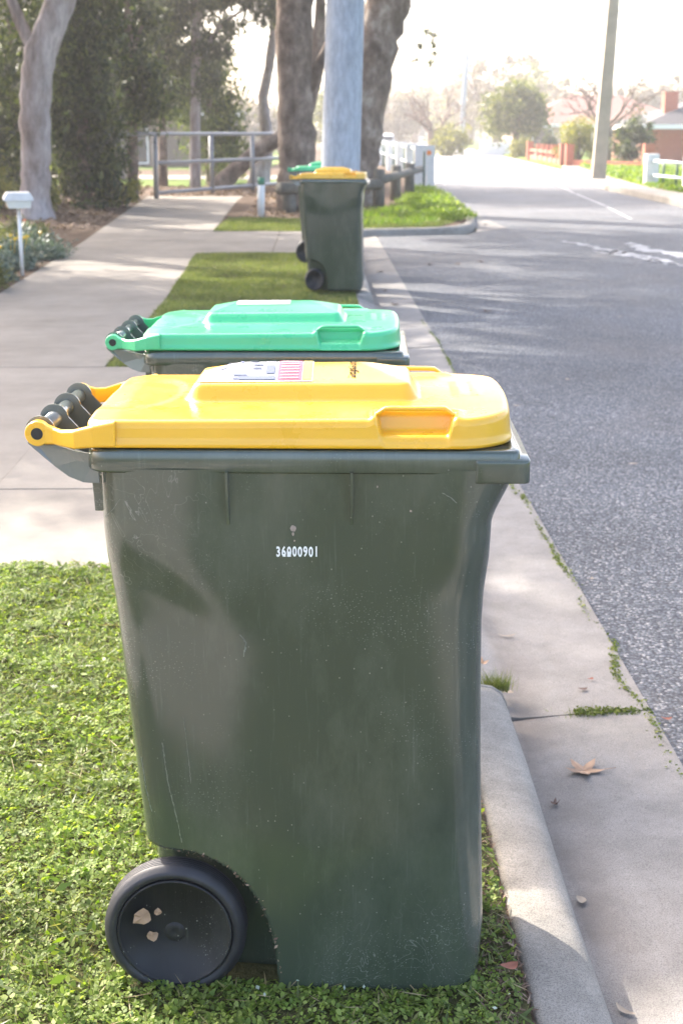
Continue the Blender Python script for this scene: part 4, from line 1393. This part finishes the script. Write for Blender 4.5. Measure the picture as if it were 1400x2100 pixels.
tree('gum_tree', 'mottled gum trunk leaning right behind the grey pole', 'tree', (.72, 29.4),
     [(-.02, 0, -.05, .52), (.0, 0, .5, .46), (.10, 0, 1.3, .46), (.25, 0, 2.2, .45), (.46, 0, 3.1, .45), (.72, 0, 4.0, .44), (1.1, 0, 5.4, .36), (1.6, .1, 7.5, .26), (2.0, .2, 10, .12)],
     [[(0.05, -.1, 1.6, .17), (.0, -.15, 2.4, .15), (.22, -.15, 3.1, .12), (.4, -.15, 4.1, .10)], [(1.1, 0, 5.4, .2), (2.6, -.8, 6.8, .12), (3.8, -1.6, 7.8, .06)], [(1.5, 0, 7, .16), (.2, -1, 8.6, .09)]],
     M['bark_mix'], [(2.6, -.5, 9.3, 3.4, 3.0, 2.1), (3.6, -2.2, 8.0, 1.8, 1.8, 1.2), (-.2, .5, 9.5, 2, 2, 1.5), (.4, 4, 9, 3, 3, 1.6)], M['lf_gum'], 52000, .13, .035, .8)
# thin pale limb tree behind
tree('gum_tree', 'slender pale curved gum behind the thick rough trunk', 'tree', (-1.45, 41.5),
     [(-.2, 0, -.05, .34), (.0, 0, .8, .22), (.05, 0, 1.5, .17), (-.04, 0, 2.4, .14), (.15, 0, 3.2, .14), (.30, 0, 4.2, .12), (.3, 0, 6.5, .07)],
     [[(.2, 0, 4.2, .09), (.9, .4, 5.4, .06), (1.4, .8, 6.8, .03)]],
     M['bark_pale'], [(.3, 0, 7.6, 2.6, 2.6, 1.4), (-1.6, 3, 8.2, 2.4, 2.6, 1.4)], M['lf_gum'], 26000, .13, .035, .8)
# leaning brown log trunk
tree('leaning_tree', 'low leaning brown trunk sloping behind the pipe rail', 'tree', (-2.55, 38.2),
     [(-.15, 0, -.05, .26), (.4, 0, .45, .22), (1.0, 0, .95, .2), (1.7, 0, 1.35, .2), (2.3, .2, 2.0, .22), (2.6, .3, 3.2, .2), (2.7, .3, 5, .12)],
     [[(2.2, .2, 1.8, .2), (1.9, .2, 2.4, .14), (1.7, .2, 3.3, .08)]],
     M['bark_dark'], [(2.6, .3, 6.2, 2.0, 1.8, 1.4)], M['lf_gum'], 8000, .13, .035, .7)

# dark evergreen understory at left: each its own tree
def px2x(px, Y): return (px - 650) / 2917 * Y
dk = [  # px centre, Y, half-width m, base z, top z, n, label
    (-30, 28.0, 1.1, .1, 4.8, 15000, 'dark bushy evergreen at the left picture edge', 'lf_dark'),
    (190, 28.5, .80, .05, 5.0, 17000, 'dense dark evergreen tree right of the pale gum', 'lf_dark'),
    (60, 31.0, 1.1, .2, 5.6, 15000, 'olive tinted tree showing behind the pale gum', 'lf_gum2'),
    (285, 32.0, .62, 1.75, 5.6, 9500, 'dark drooping tree above the gap to the house', 'lf_dark'),
    (150, 34.0, 1.3, .6, 6.8, 15000, 'tall dark tree at the back of the left thicket', 'lf_gum2'),
    (345, 40.0, .80, 2.0, 6.4, 11000, 'dark leafy tree whose thin trunk stands behind the pipe rail', 'lf_dark'),
    (440, 43.0, 1.0, .5, 3.6, 11000, 'round dark bush tree behind the middle of the pipe rail', 'lf_gum2'),
]
for px, Y, hw, z0, z1, n_, lab, lm in dk:
    cx = px2x(px, Y)
    k = max(3, int((z1 - z0) / .9)); cr = []
    for i in range(k):
        q = (i + .5) / k
        w = hw * (1.05 - .35 * abs(q - .35)) * random.uniform(.8, 1.1)
        cr.append((random.uniform(-.2, .2), random.uniform(-.3, .3), z0 + (z1 - z0) * q, w, w, (z1 - z0) / k * .8))
    tr = .11 if hw < .9 else .14
    tree('evergreen_tree', lab, 'tree', (cx, Y), [(0, 0, -.05, tr * 1.2), (.03, 0, z1 * .4, tr), (.0, 0, z1 * .9, tr * .4)],
         [[(0, 0, z1 * .35, .05), (-.4 * hw, 0, z1 * .5, .03)], [(0, 0, z1 * .5, .05), (.5 * hw, 0, z1 * .65, .03)]],
         M['bark_dark'], cr, M[lm], n_, .14, .050, .55, .36, 'evergreens behind the footpath', .35, 10)
# trees with visible drooping foliage along the top of the frame
tree('gum_tree', 'gum with pale straight trunk and hanging leaves behind the gate', 'tree', (px2x(408, 39.5), 39.5),
     [(0, 0, -.05, .16), (.05, 0, 1.8, .14), (.12, 0, 3.5, .13), (.2, 0, 6, .1)],
     [[(.1, 0, 3.2, .07), (.8, 0, 4.2, .05), (1.5, 0, 4.6, .03)]],
     M['bark_pale'], [(0, 0, 4.9, 1.3, 1.0, .9), (1.25, 0, 4.85, .9, .8, .55), (2.0, 0, 4.5, .45, .5, .6), (.9, 0, 5.4, 1.8, 1.2, .6), (.72, 0, 3.65, .45, .4, .55), (.45, 0, 2.7, .55, .4, .5), (.2, 0, 3.7, .6, .5, .6), (-.6, 0, 4.3, .7, .6, .7), (.95, 0, 4.1, .4, .4, .3)], M['lf_dark'], 33000, .12, .035, .9, .2, None, .2, 12)
# spray of leaves on the right of the leaning gum
t = empty('hanging_branch', (2.15, 29.2, 2.95)); tag(t, 'loose sprig of gum leaves hanging in the sky right of the trunks', 'branch')
tips = []
MB().tube([(-.75, -.2, 1.7), (-.25, 0, .75), (-.02, 0, .25), (.02, 0, -.05)], [.022, .014, .008, .004], 6).build('stem', M['twig'], t)
for k, (a, b) in enumerate([((-.02, 0, .25), (.16, 0, .30)), ((-.02, 0, .25), (-.10, 0, .12)), ((.02, 0, .0), (.17, 0, -.02)), ((.02, 0, .0), (-.20, 0, -.16)), ((.0, 0, .05), (.06, 0, -.22)), ((-.10, 0, .45), (.02, .05, .40)), ((.10, 0, .05), (.14, 0, .14))]):
    MB().tube([a, tuple((p + q) / 2 + (.02 if n_ == 2 else 0) for n_, (p, q) in enumerate(zip(a, b))), b], [.006, .004, .002], 4).build('twig', M['twig'], t)
    tips.append((*b, .055, .05, .045))
P = crown_pts(tips, 330, .05, .7, shell=.3)
V, F = leaf_cloud(P, .085, .022, 0, .9); npmesh('leaves', V, F, M['lf_dark'], t)

# yellow flowered bushes near the barrier
for px, Y, w, h, lab in [(262, 29, .30, .55, 'small bright leafed shrub at the foot of the dark evergreen'), (110, 26.8, .22, .6, 'little yellow green shrub beside the pale gum trunk'), (12, 26.0, .3, .95, 'yellow green shrub behind the letterbox'), (470, 46, .7, .9, 'green and yellow shrub beyond the pipe rail')]:
    t = empty('shrub', (px2x(px, Y), Y, 0)); tag(t, lab, 'shrub', None)
    P = crown_pts([(0, 0, h * .55, w, w, h * .5)], 1700, .14, .5, shell=.3)
    V, F = leaf_cloud(P, .08, .035, 0, .1); npmesh('foliage', V, F, M['lf_yellow'], t)
    MB().tube([(0, 0, -.02), (.02, 0, h * .7)], .02, 6).build('stem', M['twig'], t)

# flowering border plants at left edge
bp = [(-3.25, 13.55, .26, .22, 'lf_olive', 'feathery green plant at the bottom left of the flower border'), (-3.42, 14.5, .36, .30, 'lf_silver', 'silver leaved plant with yellow flowers nearest the footpath edge'),
      (-3.40, 15.9, .40, .32, 'lf_silver', 'grey green plant with yellow flowers in the middle of the border'), (-3.32, 17.1, .38, .28, 'lf_silver', 'silvery plant at the far right end of the border'),
      (-3.95, 16.6, .5, .38, 'lf_olive', 'green plant behind the letterbox post'), (-3.75, 18.3, .45, .36, 'lf_olive', 'green plant with a single orange flower at the back of the border'),
      (-4.2, 14.9, .5, .42, 'lf_olive', 'tall green plant left of the letterbox'), (-3.55, 12.9, .32, .30, 'lf_dark', 'dark green clump in the lower left corner of the border')]
for i, (x, yy, r_, h, lm, lab) in enumerate(bp):
    t = empty('flowering_plant', (x, yy, 0)); tag(t, lab, 'plant')
    P = crown_pts([(0, 0, h * .45, r_, r_, h * .6), (r_ * .4, -r_ * .3, h * .35, r_ * .6, r_ * .6, h * .45), (0, 0, h * .2, r_ * .95, r_ * .95, h * .3)], 5200, .09, .55, shell=.35)
    P[:, 2] = np.abs(P[:, 2])
    V, F = leaf_cloud(P, .055, .016, .15, -.25); npmesh('foliage', V, F, M[lm], t)
    nf = (0, 4, 5, 3, 1, 1, 1, 0)[i]
    for k in range(nf):
        a = random.random() * 6.28; q = r_ * .75 * math.sqrt(random.random())
        m = MB(); cx, cy, cz = q * math.cos(a), q * math.sin(a) - r_ * .35, h * 1.02 + random.random() * .03
        n_ = 10
        ring = [(cx + .034 * (1 if j % 2 else .55) * math.cos(j * 2 * math.pi / n_), cy + .01 * math.sin(j), cz + .024 * (1 if j % 2 else .55) * math.sin(j * 2 * math.pi / n_)) for j in range(n_)]
        m.add([(cx, cy - .012, cz)] + ring, [(0, j + 1, (j + 1) % n_ + 1) for j in range(n_)])
        m.tube([(cx, cy, cz), (cx * .8, cy * .8 + .02, h * .5)], .003, 5)
        m.build('flower', M['fl_o'] if i == 5 else M['fl_y'], t)

tree('street_tree', 'tall gum left of the thicket, shading the far footpath', 'tree', (-10.2, 27.5),
     [(0, 0, -.05, .34), (.1, 0, 3, .27), (.4, 0, 6, .2), (.8, 0, 8.5, .1)],
     [[(.2, 0, 4, .13), (1.4, 1.2, 6.5, .08)], [(.3, 0, 5, .12), (1.6, -1.4, 7.2, .07)]],
     M['bark_pale'], [(.6, 0, 7.8, 2.6, 2.6, 1.6), (2.4, -1.2, 7.6, 1.8, 1.8, 1.2)], M['lf_gum'], 30000, .17, .06, .5, .38, None, .1)
tree('street_tree', 'big gum behind the pipe rail shading the road at the bridge', 'tree', (-6.3, 47),
     [(0, 0, -.05, .30), (.1, 0, 3, .25), (.3, 0, 6, .2), (.5, 0, 9.5, .1)],
     [[(.2, 0, 5, .13), (3.8, -1.2, 8.0, .08)], [(.3, 0, 5.5, .12), (5.0, -2.4, 8.8, .07)]],
     M['bark_pale'], [(3.6, 0, 9.2, 3.4, 4.0, 1.7), (5.8, -3.0, 9.0, 2.8, 2.8, 1.4), (1.0, -1, 8.8, 2.4, 2.6, 1.4)], M['lf_gum'], 40000, .20, .07, .5, .4, None, .1)
tree('street_tree', 'gum left of the footpath near the crossing path', 'tree', (-5.9, 20.6),
     [(0, 0, -.05, .30), (.1, 0, 3, .25), (.5, 0, 6, .18), (1.0, 0, 9.5, .1)],
     [[(.3, 0, 4.5, .13), (1.8, -.8, 6.9, .08), (3.2, -1.2, 8.2, .05)], [(.4, 0, 5.5, .12), (2.4, .6, 8.2, .06), (4.2, -1, 9.2, .03)]],
     M['bark_pale'], [(2.6, -1.0, 8.7, 2.2, 2.2, 1.2), (4.6, -2.0, 9.2, 2.0, 2.2, 1.1), (5.6, -.2, 9.4, 2.0, 2.0, 1.0), (1.0, .5, 9.6, 2.0, 2.0, 1.1)], M['lf_gum'], 44000, .17, .06, .5, .42, None, .1)
# off-frame street tree (left) that shades the near road
tree('street_tree', 'spreading gum left of the footpath shading the road', 'tree', (-5.6, 15.4),
     [(0, 0, -.05, .34), (.1, 0, 3, .27), (.4, 0, 6, .2), (.8, 0, 9, .1)],
     [[(.2, 0, 4, .13), (1.4, 1.2, 6.5, .08), (2.4, 1.8, 8, .04)], [(.3, 0, 5, .12), (1.6, -1.4, 7.2, .07), (2.2, -2.2, 8.2, .03)], [(.4, 0, 6, .1), (-.8, .6, 8, .05)]],
     M['bark_pale'], [(1.3, 0, 8.8, 2.3, 3.2, 1.5), (1.2, -1.9, 8.3, 1.7, 2.0, 1.3), (1.6, 2.0, 8.4, 1.8, 2.0, 1.2), (2.8, .6, 9.2, 1.9, 2.4, 1.3), (.2, -.4, 10.2, 1.8, 2.0, 1.1), (-.1, -3.6, 8.5, 1.2, 2.0, .9), (1.0, -3.2, 8.6, 1.2, 1.6, .9), (3.2, -2.4, 9.2, 1.8, 2.0, 1.0), (4.2, -.6, 9.4, 1.6, 2.0, 1.0), (-2.9, .2, 8.4, 1.5, 1.7, .9), (-2.6, 2.6, 8.6, 1.7, 2.2, 1.0), (-1.2, 1.0, 9.0, 1.6, 1.8, 1.0)], M['lf_gum'], 105000, .17, .06, .5, .42, None, .1)
tree('street_tree', 'tall gum left of the path shading the footpath', 'tree', (-9.4, 20.5),
     [(0, 0, -.05, .34), (.1, 0, 3, .27), (.4, 0, 6, .2), (.8, 0, 8.5, .1)],
     [[(.2, 0, 4, .13), (1.4, 1.2, 6.5, .08)], [(.3, 0, 5, .12), (1.6, -1.4, 7.2, .07)]],
     M['bark_pale'], [(.6, 0, 8.6, 2.6, 2.6, 1.4), (2.0, -1.2, 7.6, 1.6, 1.6, 1.1), (-1.2, 1.0, 8.0, 1.8, 2.0, 1.2), (1.6, -3.2, 8.0, 1.6, 1.8, 1.0)], M['lf_gum'], 42000, .17, .06, .5, .38, None, .1)

# ------------------------------------------------------------------ far side of the road
# round tree lit on one side
def blobtree(px, Y, ztop, zbase, w, mat, n, lab, name='tree', L=.25, Wd=.12, zt=0., group=None, clump=.5, shell=.55, cat='tree', trunk=True):
    cx = px2x(px, Y); h = ztop - zbase
    cr = [(0, 0, zbase + h * .5, w, w, h * .5), (-w * .35, 0, zbase + h * .42, w * .65, w * .7, h * .36), (w * .35, .2, zbase + h * .46, w * .65, w * .7, h * .4), (0, 0, zbase + h * .72, w * .7, w * .7, h * .3)]
    t = empty(name, (cx, Y, zt)); tag(t, lab, cat, group)
    if trunk:
        m = MB().tube([(0, 0, -.1), (.03, 0, zbase + h * .2), (0, 0, zbase + h * .6)], [w * .12, w * .09, w * .04], 8, True, .1)
        m.build('trunk', M['twig'], t)
        for k in range(4):
            a = random.random() * 6.28
            MB().tube([(0, 0, zbase + h * .1), (w * .35 * math.cos(a), w * .35 * math.sin(a), zbase + h * .4), (w * .6 * math.cos(a), w * .6 * math.sin(a), zbase + h * .7)], [w * .06, w * .04, w * .015], 6).build('limb', M['twig'], t)
    P = crown_pts(cr, n, clump, .5, shell=shell)
    V, F = leaf_cloud(P, L, Wd, 0, .1); npmesh('crown', V, F, M[mat], t)
    return t
blobtree(1045, 92, 4.3, .9, 1.95, 'lf_olive', 11000, 'round yellow green street tree across the road with dark right side')
blobtree(1172, 66, 2.05, -.1, .95, 'lf_yellow', 5000, 'pale yellow green rounded bush behind the brick fence', 'bush', .12, .06, clump=.25, cat='bush')
blobtree(1278, 62, 2.0, .05, .95, 'lf_dark', 6000, 'dark rounded bush left of the brick house', 'bush', .12, .06, clump=.25, cat='bush')
blobtree(918, 98, 1.6, -.1, 1.2, 'lf_yellow', 3500, 'low yellow green hedge bush beside the slim grey pole', 'bush', .2, .1, cat='bush')
blobtree(1060, 88, 1.1, -.1, .8, 'lf_yellow', 2500, 'small light bush at the left end of the brick fence', 'bush', .15, .08, clump=.25, cat='bush')
blobtree(1112, 86, 1.3, -.1, .55, 'lf_dark', 2500, 'small dark round bush in front of the pinkish roofed house', 'bush', .15, .08, clump=.25, cat='bush')
far_tr = [(780, 190, 7.5, .5, 4.0, 'lf_olive', 'hazy olive tree at the far end of the road above the left rail'), (815, 150, 5.5, .5, 3.2, 'lf_grey', 'greyish tree just right of the leaning trunk'), (845, 210, 9, .5, 5, 'lf_olive', 'faint tree at the road vanishing point'),
          (1010, 150, 9.5, 1, 5.5, 'lf_grey', 'tall brownish tree crown rising behind the round street tree'), (1085, 160, 8.5, 1, 4.2, 'lf_olive', 'pale green tree crown right of the tall brownish crown'), (955, 170, 8, .5, 4.2, 'lf_grey', 'bare brownish crown behind the slim grey pole'),
          (925, 190, 7, .5, 3.5, 'lf_yellow', 'yellowish tree left of the slim grey pole'), (1140, 140, 5.5, .5, 3.6, 'lf_grey', 'pinkish bare crown left of the bare street tree'), (1290, 150, 6.2, .5, 3.8, 'lf_grey', 'faint brown crown above the roof of the brick house'), (1360, 160, 7.6, .5, 3.8, 'lf_grey', 'faint bare crown at the right picture edge'),
          (700, 120, 5.0, .3, 3.0, 'lf_olive', 'distant tree seen between the two big trunks'), (550, 110, 3.5, .2, 4.0, 'lf_grey', 'greyish distant bush mass left of the big trunks')]
for px, Y, zt, zb_, w, mt, lab in far_tr:
    blobtree(px, Y, zt, zb_, w, mt, 5200, lab, 'tree', .42, .16, clump=.7, shell=.35, group='trees far down the street')
# bare trees
def bare(px, Y, h, lab, seed, spread=1., thick=.16):
    r_ = random.Random(seed); t = empty('bare_tree', (px2x(px, Y), Y, 0)); tag(t, lab, 'tree')
    m = MB().tube([(0, 0, -.1), (.05, 0, h * .22), (-.08, 0, h * .38)], [thick, thick * .85, thick * .8], 10, True, .12); m.build('trunk', M['twig'], t)
    def grow(m, p, d, l, r0, depth):
        pts = [p]; q = p.copy(); dd = d.copy()
        for k in range(4):
            dd = (dd + Vector((r_.gauss(0, .22), r_.gauss(0, .2), r_.gauss(0.03, .14)))).normalized()
            q = q + dd * l / 4; pts.append(q.copy())
        m.tube(pts, [r0 * (1 - .13 * k) for k in range(5)], 5 if depth < 2 else 3)
        if depth:
            for k in range(3 if depth > 1 else 4):
                i = r_.randint(2, 4)
                nd_ = (dd + Vector((r_.gauss(0, .75), r_.gauss(0, .6), r_.gauss(.1, .5)))).normalized()
                grow(m, pts[i], nd_, l * r_.uniform(.45, .7), r0 * .5, depth - 1)
    for k in range(6):
        a = k * 6.28 / 6 + r_.random() * .6
        m = MB(); grow(m, Vector((-.05, 0, h * (.30 + .08 * r_.random()))), Vector((math.cos(a) * spread, math.sin(a) * .6, .9)).normalized(), h * .42, thick * .5, 3)
        m.build('limb', M['twig'], t)
bare(1228, 72, 4.6, 'dark bare pruned street tree behind the leaning tan pole', 4, 1.2, .24)
bare(878, 100, 4.2, 'low bare tree with spreading branches left of the slim pole', 9, 1.5, .3)

# brick fence: separate pillars with low walls
bf = empty('brick_fence', (10.2, 60, 0)); tag(bf, 'low red brick front fence with white faced pillars across the road', 'fence')
pil = []
def fence_pt(px, Y): return (px2x(px, Y), Y)
prow = [(1075, 80), (1092, 77), (1102, 74.5), (1112, 72), (1122, 69.5), (1131, 67.3), (1142, 65)]
for i, (px, Y) in enumerate(prow + [(1154, 62.5)]):
    x, yy = fence_pt(px, Y); a = .17 if i in (0, 6, 7) else .10
    MB().box(x - 10.2 - a, x - 10.2 + a, yy - 60 - a, yy - 60 + a, -.05, .95 if i in (0, 6, 7) else .86).build('pillar', M['brick'], bf)
for (a, b), (c, d_) in zip(prow, prow[1:]):
    x, yy = fence_pt(a, b); x2, y2 = fence_pt(c, d_)
    for z0, z1 in ((-.05, .25), (.45, .58)):
        m = MB(); v = Vector((x2 - x, y2 - yy, 0)).normalized(); nn = Vector((v.y, -v.x, 0)) * .05
        o_ = Vector((10.2, 60, 0)); a3 = Vector((x, yy, 0)) - o_; b3 = Vector((x2, y2, 0)) - o_
        q = [a3 + nn, b3 + nn, b3 - nn, a3 - nn]
        m.prism([(p.x, p.y) for p in q], z0, z1).build('panel', M['brick'], bf)
x, yy = fence_pt(1154, 62.5); x2, y2 = fence_pt(1312, 58)
MB().prism([(x, yy), (x2, y2), (x2, y2 + .15), (x, yy + .15)], -.05, .30).build('garden_wall', M['brick']).name = 'garden_wall'
tag(bpy.data.objects['garden_wall'], 'low brick garden wall right of the pierced brick fence', 'wall')
MB().box(px2x(1312, 58) - .2, px2x(1312, 58) + .2, 57.8, 58.2, -.05, 1.0).build('brick_pillar', M['brick'])
tag(bpy.data.objects['brick_pillar'], 'red brick gate pillar just left of the white bridge post', 'pillar')

# houses
def house(name, label, cx, cy, w, dpt, eave, ridge, wall, roof, extras=None, wins=(), z0=0):
    t = empty(name, (cx, cy, z0)); tag(t, label, 'house')
    MB().box(-w / 2, w / 2, -dpt / 2, dpt / 2, -.2, eave).build('wall', wall, t)
    o = .55
    m = MB(); b_ = [(-w / 2 - o, -dpt / 2 - o, eave + .02), (w / 2 + o, -dpt / 2 - o, eave + .02), (w / 2 + o, dpt / 2 + o, eave + .02), (-w / 2 - o, dpt / 2 + o, eave + .02)]
    rx_ = max(.1, w / 2 - dpt / 2)
    m.add(b_ + [(-rx_, 0, ridge), (rx_, 0, ridge)], [(0, 1, 5, 4), (2, 3, 4, 5), (1, 2, 5), (3, 0, 4), (3, 2, 1, 0)]); rf = m.build('roof', roof, t)
    f_ = MB()
    f_.box(-w / 2 - o - .03, w / 2 + o + .03, -dpt / 2 - o - .04, -dpt / 2 - o - .005, eave - .16, eave + .06)
    f_.box(-w / 2 - o - .04, -w / 2 - o - .005, -dpt / 2 - o, dpt / 2 + o, eave - .16, eave + .06)
    f_.build('gutter_board', M['fascia'], t)
    for (x, z, ww, hh) in wins:
        wn = MB().box(x - ww / 2 - .08, x + ww / 2 + .08, -dpt / 2 - .06, -dpt / 2 - .003, z - hh / 2 - .08, z + hh / 2 + .08).build('window', M['fascia'], t)
        MB().box(x - ww / 2, x + ww / 2, -dpt / 2 - .07, -dpt / 2 - .061, z - hh / 2, z + hh / 2).build('pane', M['glass'], wn)
    return t, rf
h1, rf = house('brick_house', 'red brick house with grey tiled hip roof at right edge', 23.4, 78, 13.5, 9, 1.75, 3.5, M['brick'], M['tile'], wins=[(3.5, .9, 1.6, 1.1)], z0=0)
MB().box(-5.6, -4.9, -2.6, -2.0, 1.8, 3.45).build('chimney', M['brick'], rf)
MB().box(-4.4, 2.5, -6.6, -4.4, 1.25, 1.60).build('porch_roof', M['fascia'], h1)
for xx in (-4.0, -2.9, 1.0): MB().box(xx - .12, xx + .12, -6.4, -6.1, -.2, 1.3).build('porch_post', M['fascia'], h1)
house('brick_house', 'pale brick house with pinkish tiled roof behind the bushes', px2x(1200, 122), 122, 14, 10, 2.0, 4.4, M['brickpale'], M['tilered'], wins=[(-5, 1.1, 1.5, 1.1), (0, 1.1, 2, 1.1)])
house('house', 'dark sided house with cream door glimpsed through the trees at left', px2x(290, 66), 66, 9, 6, 2.2, 4.2, M['darkbrick'], M['tile'], wins=[(-.9, 1.2, .5, 1.5), (.3, 1.0, 1.2, 1.6)])
house('distant_house', 'faint house with reddish roof on the hill left of the slim pole', px2x(905, 260), 260, 13, 8, 7.6, 10.5, M['brickpale'], M['tilered'], wins=[(0, 6.2, 2, 1.4)], z0=0)
house('distant_house', 'pale house low on the hill beyond the parked car', px2x(850, 230), 230, 12, 8, 3.2, 5.2, M['fascia'], M['tilered'], wins=[(0, 1.5, 2, 1.4)])
MB().box(px2x(1005, 100) - 1.0, px2x(1005, 100) + 1.0, 99.9, 100.2, -.1, .75).build('white_wall', M['fascia'])
tag(bpy.data.objects['white_wall'], 'low white front wall left of the round street tree', 'wall')
# hill
m = MB(); G = []
for i in range(30):
    row = []
    for j in range(16):
        x = -150 + i * 16; yy = 240 + j * 30
        row.append((x, yy, -.3 + 16 * ss(240, 620, yy) * (.7 + .3 * math.sin(x * .02 + 1)) + 2 * math.sin(x * .06) * ss(240, 400, yy)))
    G.append(row)
m.loft(G, closed=False, smooth=True)
tag(m.build('hills', M['far']), kind='structure')

# parked white car far down the road
def car(cx, cy, label, col):
    t = empty('parked_car', (cx, cy, -.10)); tag(t, label, 'car')
    m = MB(); prof = [(-2.1, .35), (-2.15, .7), (-1.9, .92), (-1.2, 1.0), (-.6, 1.42), (.8, 1.45), (1.5, 1.05), (2.1, .95), (2.2, .6), (2.1, .3)]
    rings = []
    for x, s_ in ((-.86, .96), (-.80, 1.0), (.80, 1.0), (.86, .96)):
        rings.append([(x * (1 if z < 1 else .82), p, z * s_) for p, z in prof])
    m.loft(rings, closed=True, smooth=False, cap=True); m.build('body', col, t, .05)
    MB().box(-.62, .62, -1.35, -.72, 1.03, 1.30, Matrix.Rotation(R(0), 4, 'X')).build('windscreen', M['glass'], t)
    for sx in (-.8, .8):
        for sy in (-1.35, 1.35):
            m = MB().tube([(sx - .1, sy, .32), (sx + .1, sy, .32)], .32, 16); m.build('wheel', M['rubber'], t)
    for sx in (-.6, .6):
        MB().box(sx - .15, sx + .15, -2.19, -2.12, .62, .76).build('headlight', M['sticker'], t)
carpaint = simple('white_car_paint', (.8, .8, .82), .2, .03)
car(px2x(790, 95) - .3, 95, 'white car parked at the far end of the road behind the rail', carpaint)

# ------------------------------------------------------------------ haze
hb = MB().box(-120, 140, -6, 300, -1.3, 30)
hz = bpy.data.materials.new('haze_air'); hz.use_nodes = True
t_ = hz.node_tree; t_.nodes.clear()
pv = t_.nodes.new('ShaderNodeVolumePrincipled'); pv.inputs['Density'].default_value = .0016; pv.inputs['Color'].default_value = (1, .99, .98, 1)
pv.inputs['Anisotropy'].default_value = .5
ot = t_.nodes.new('ShaderNodeOutputMaterial'); t_.links.new(pv.outputs[0], ot.inputs['Volume'])
tag(hb.build('haze', hz), kind='stuff')
S.cycles.volume_step_rate = 4
S.cycles.volume_bounces = 0
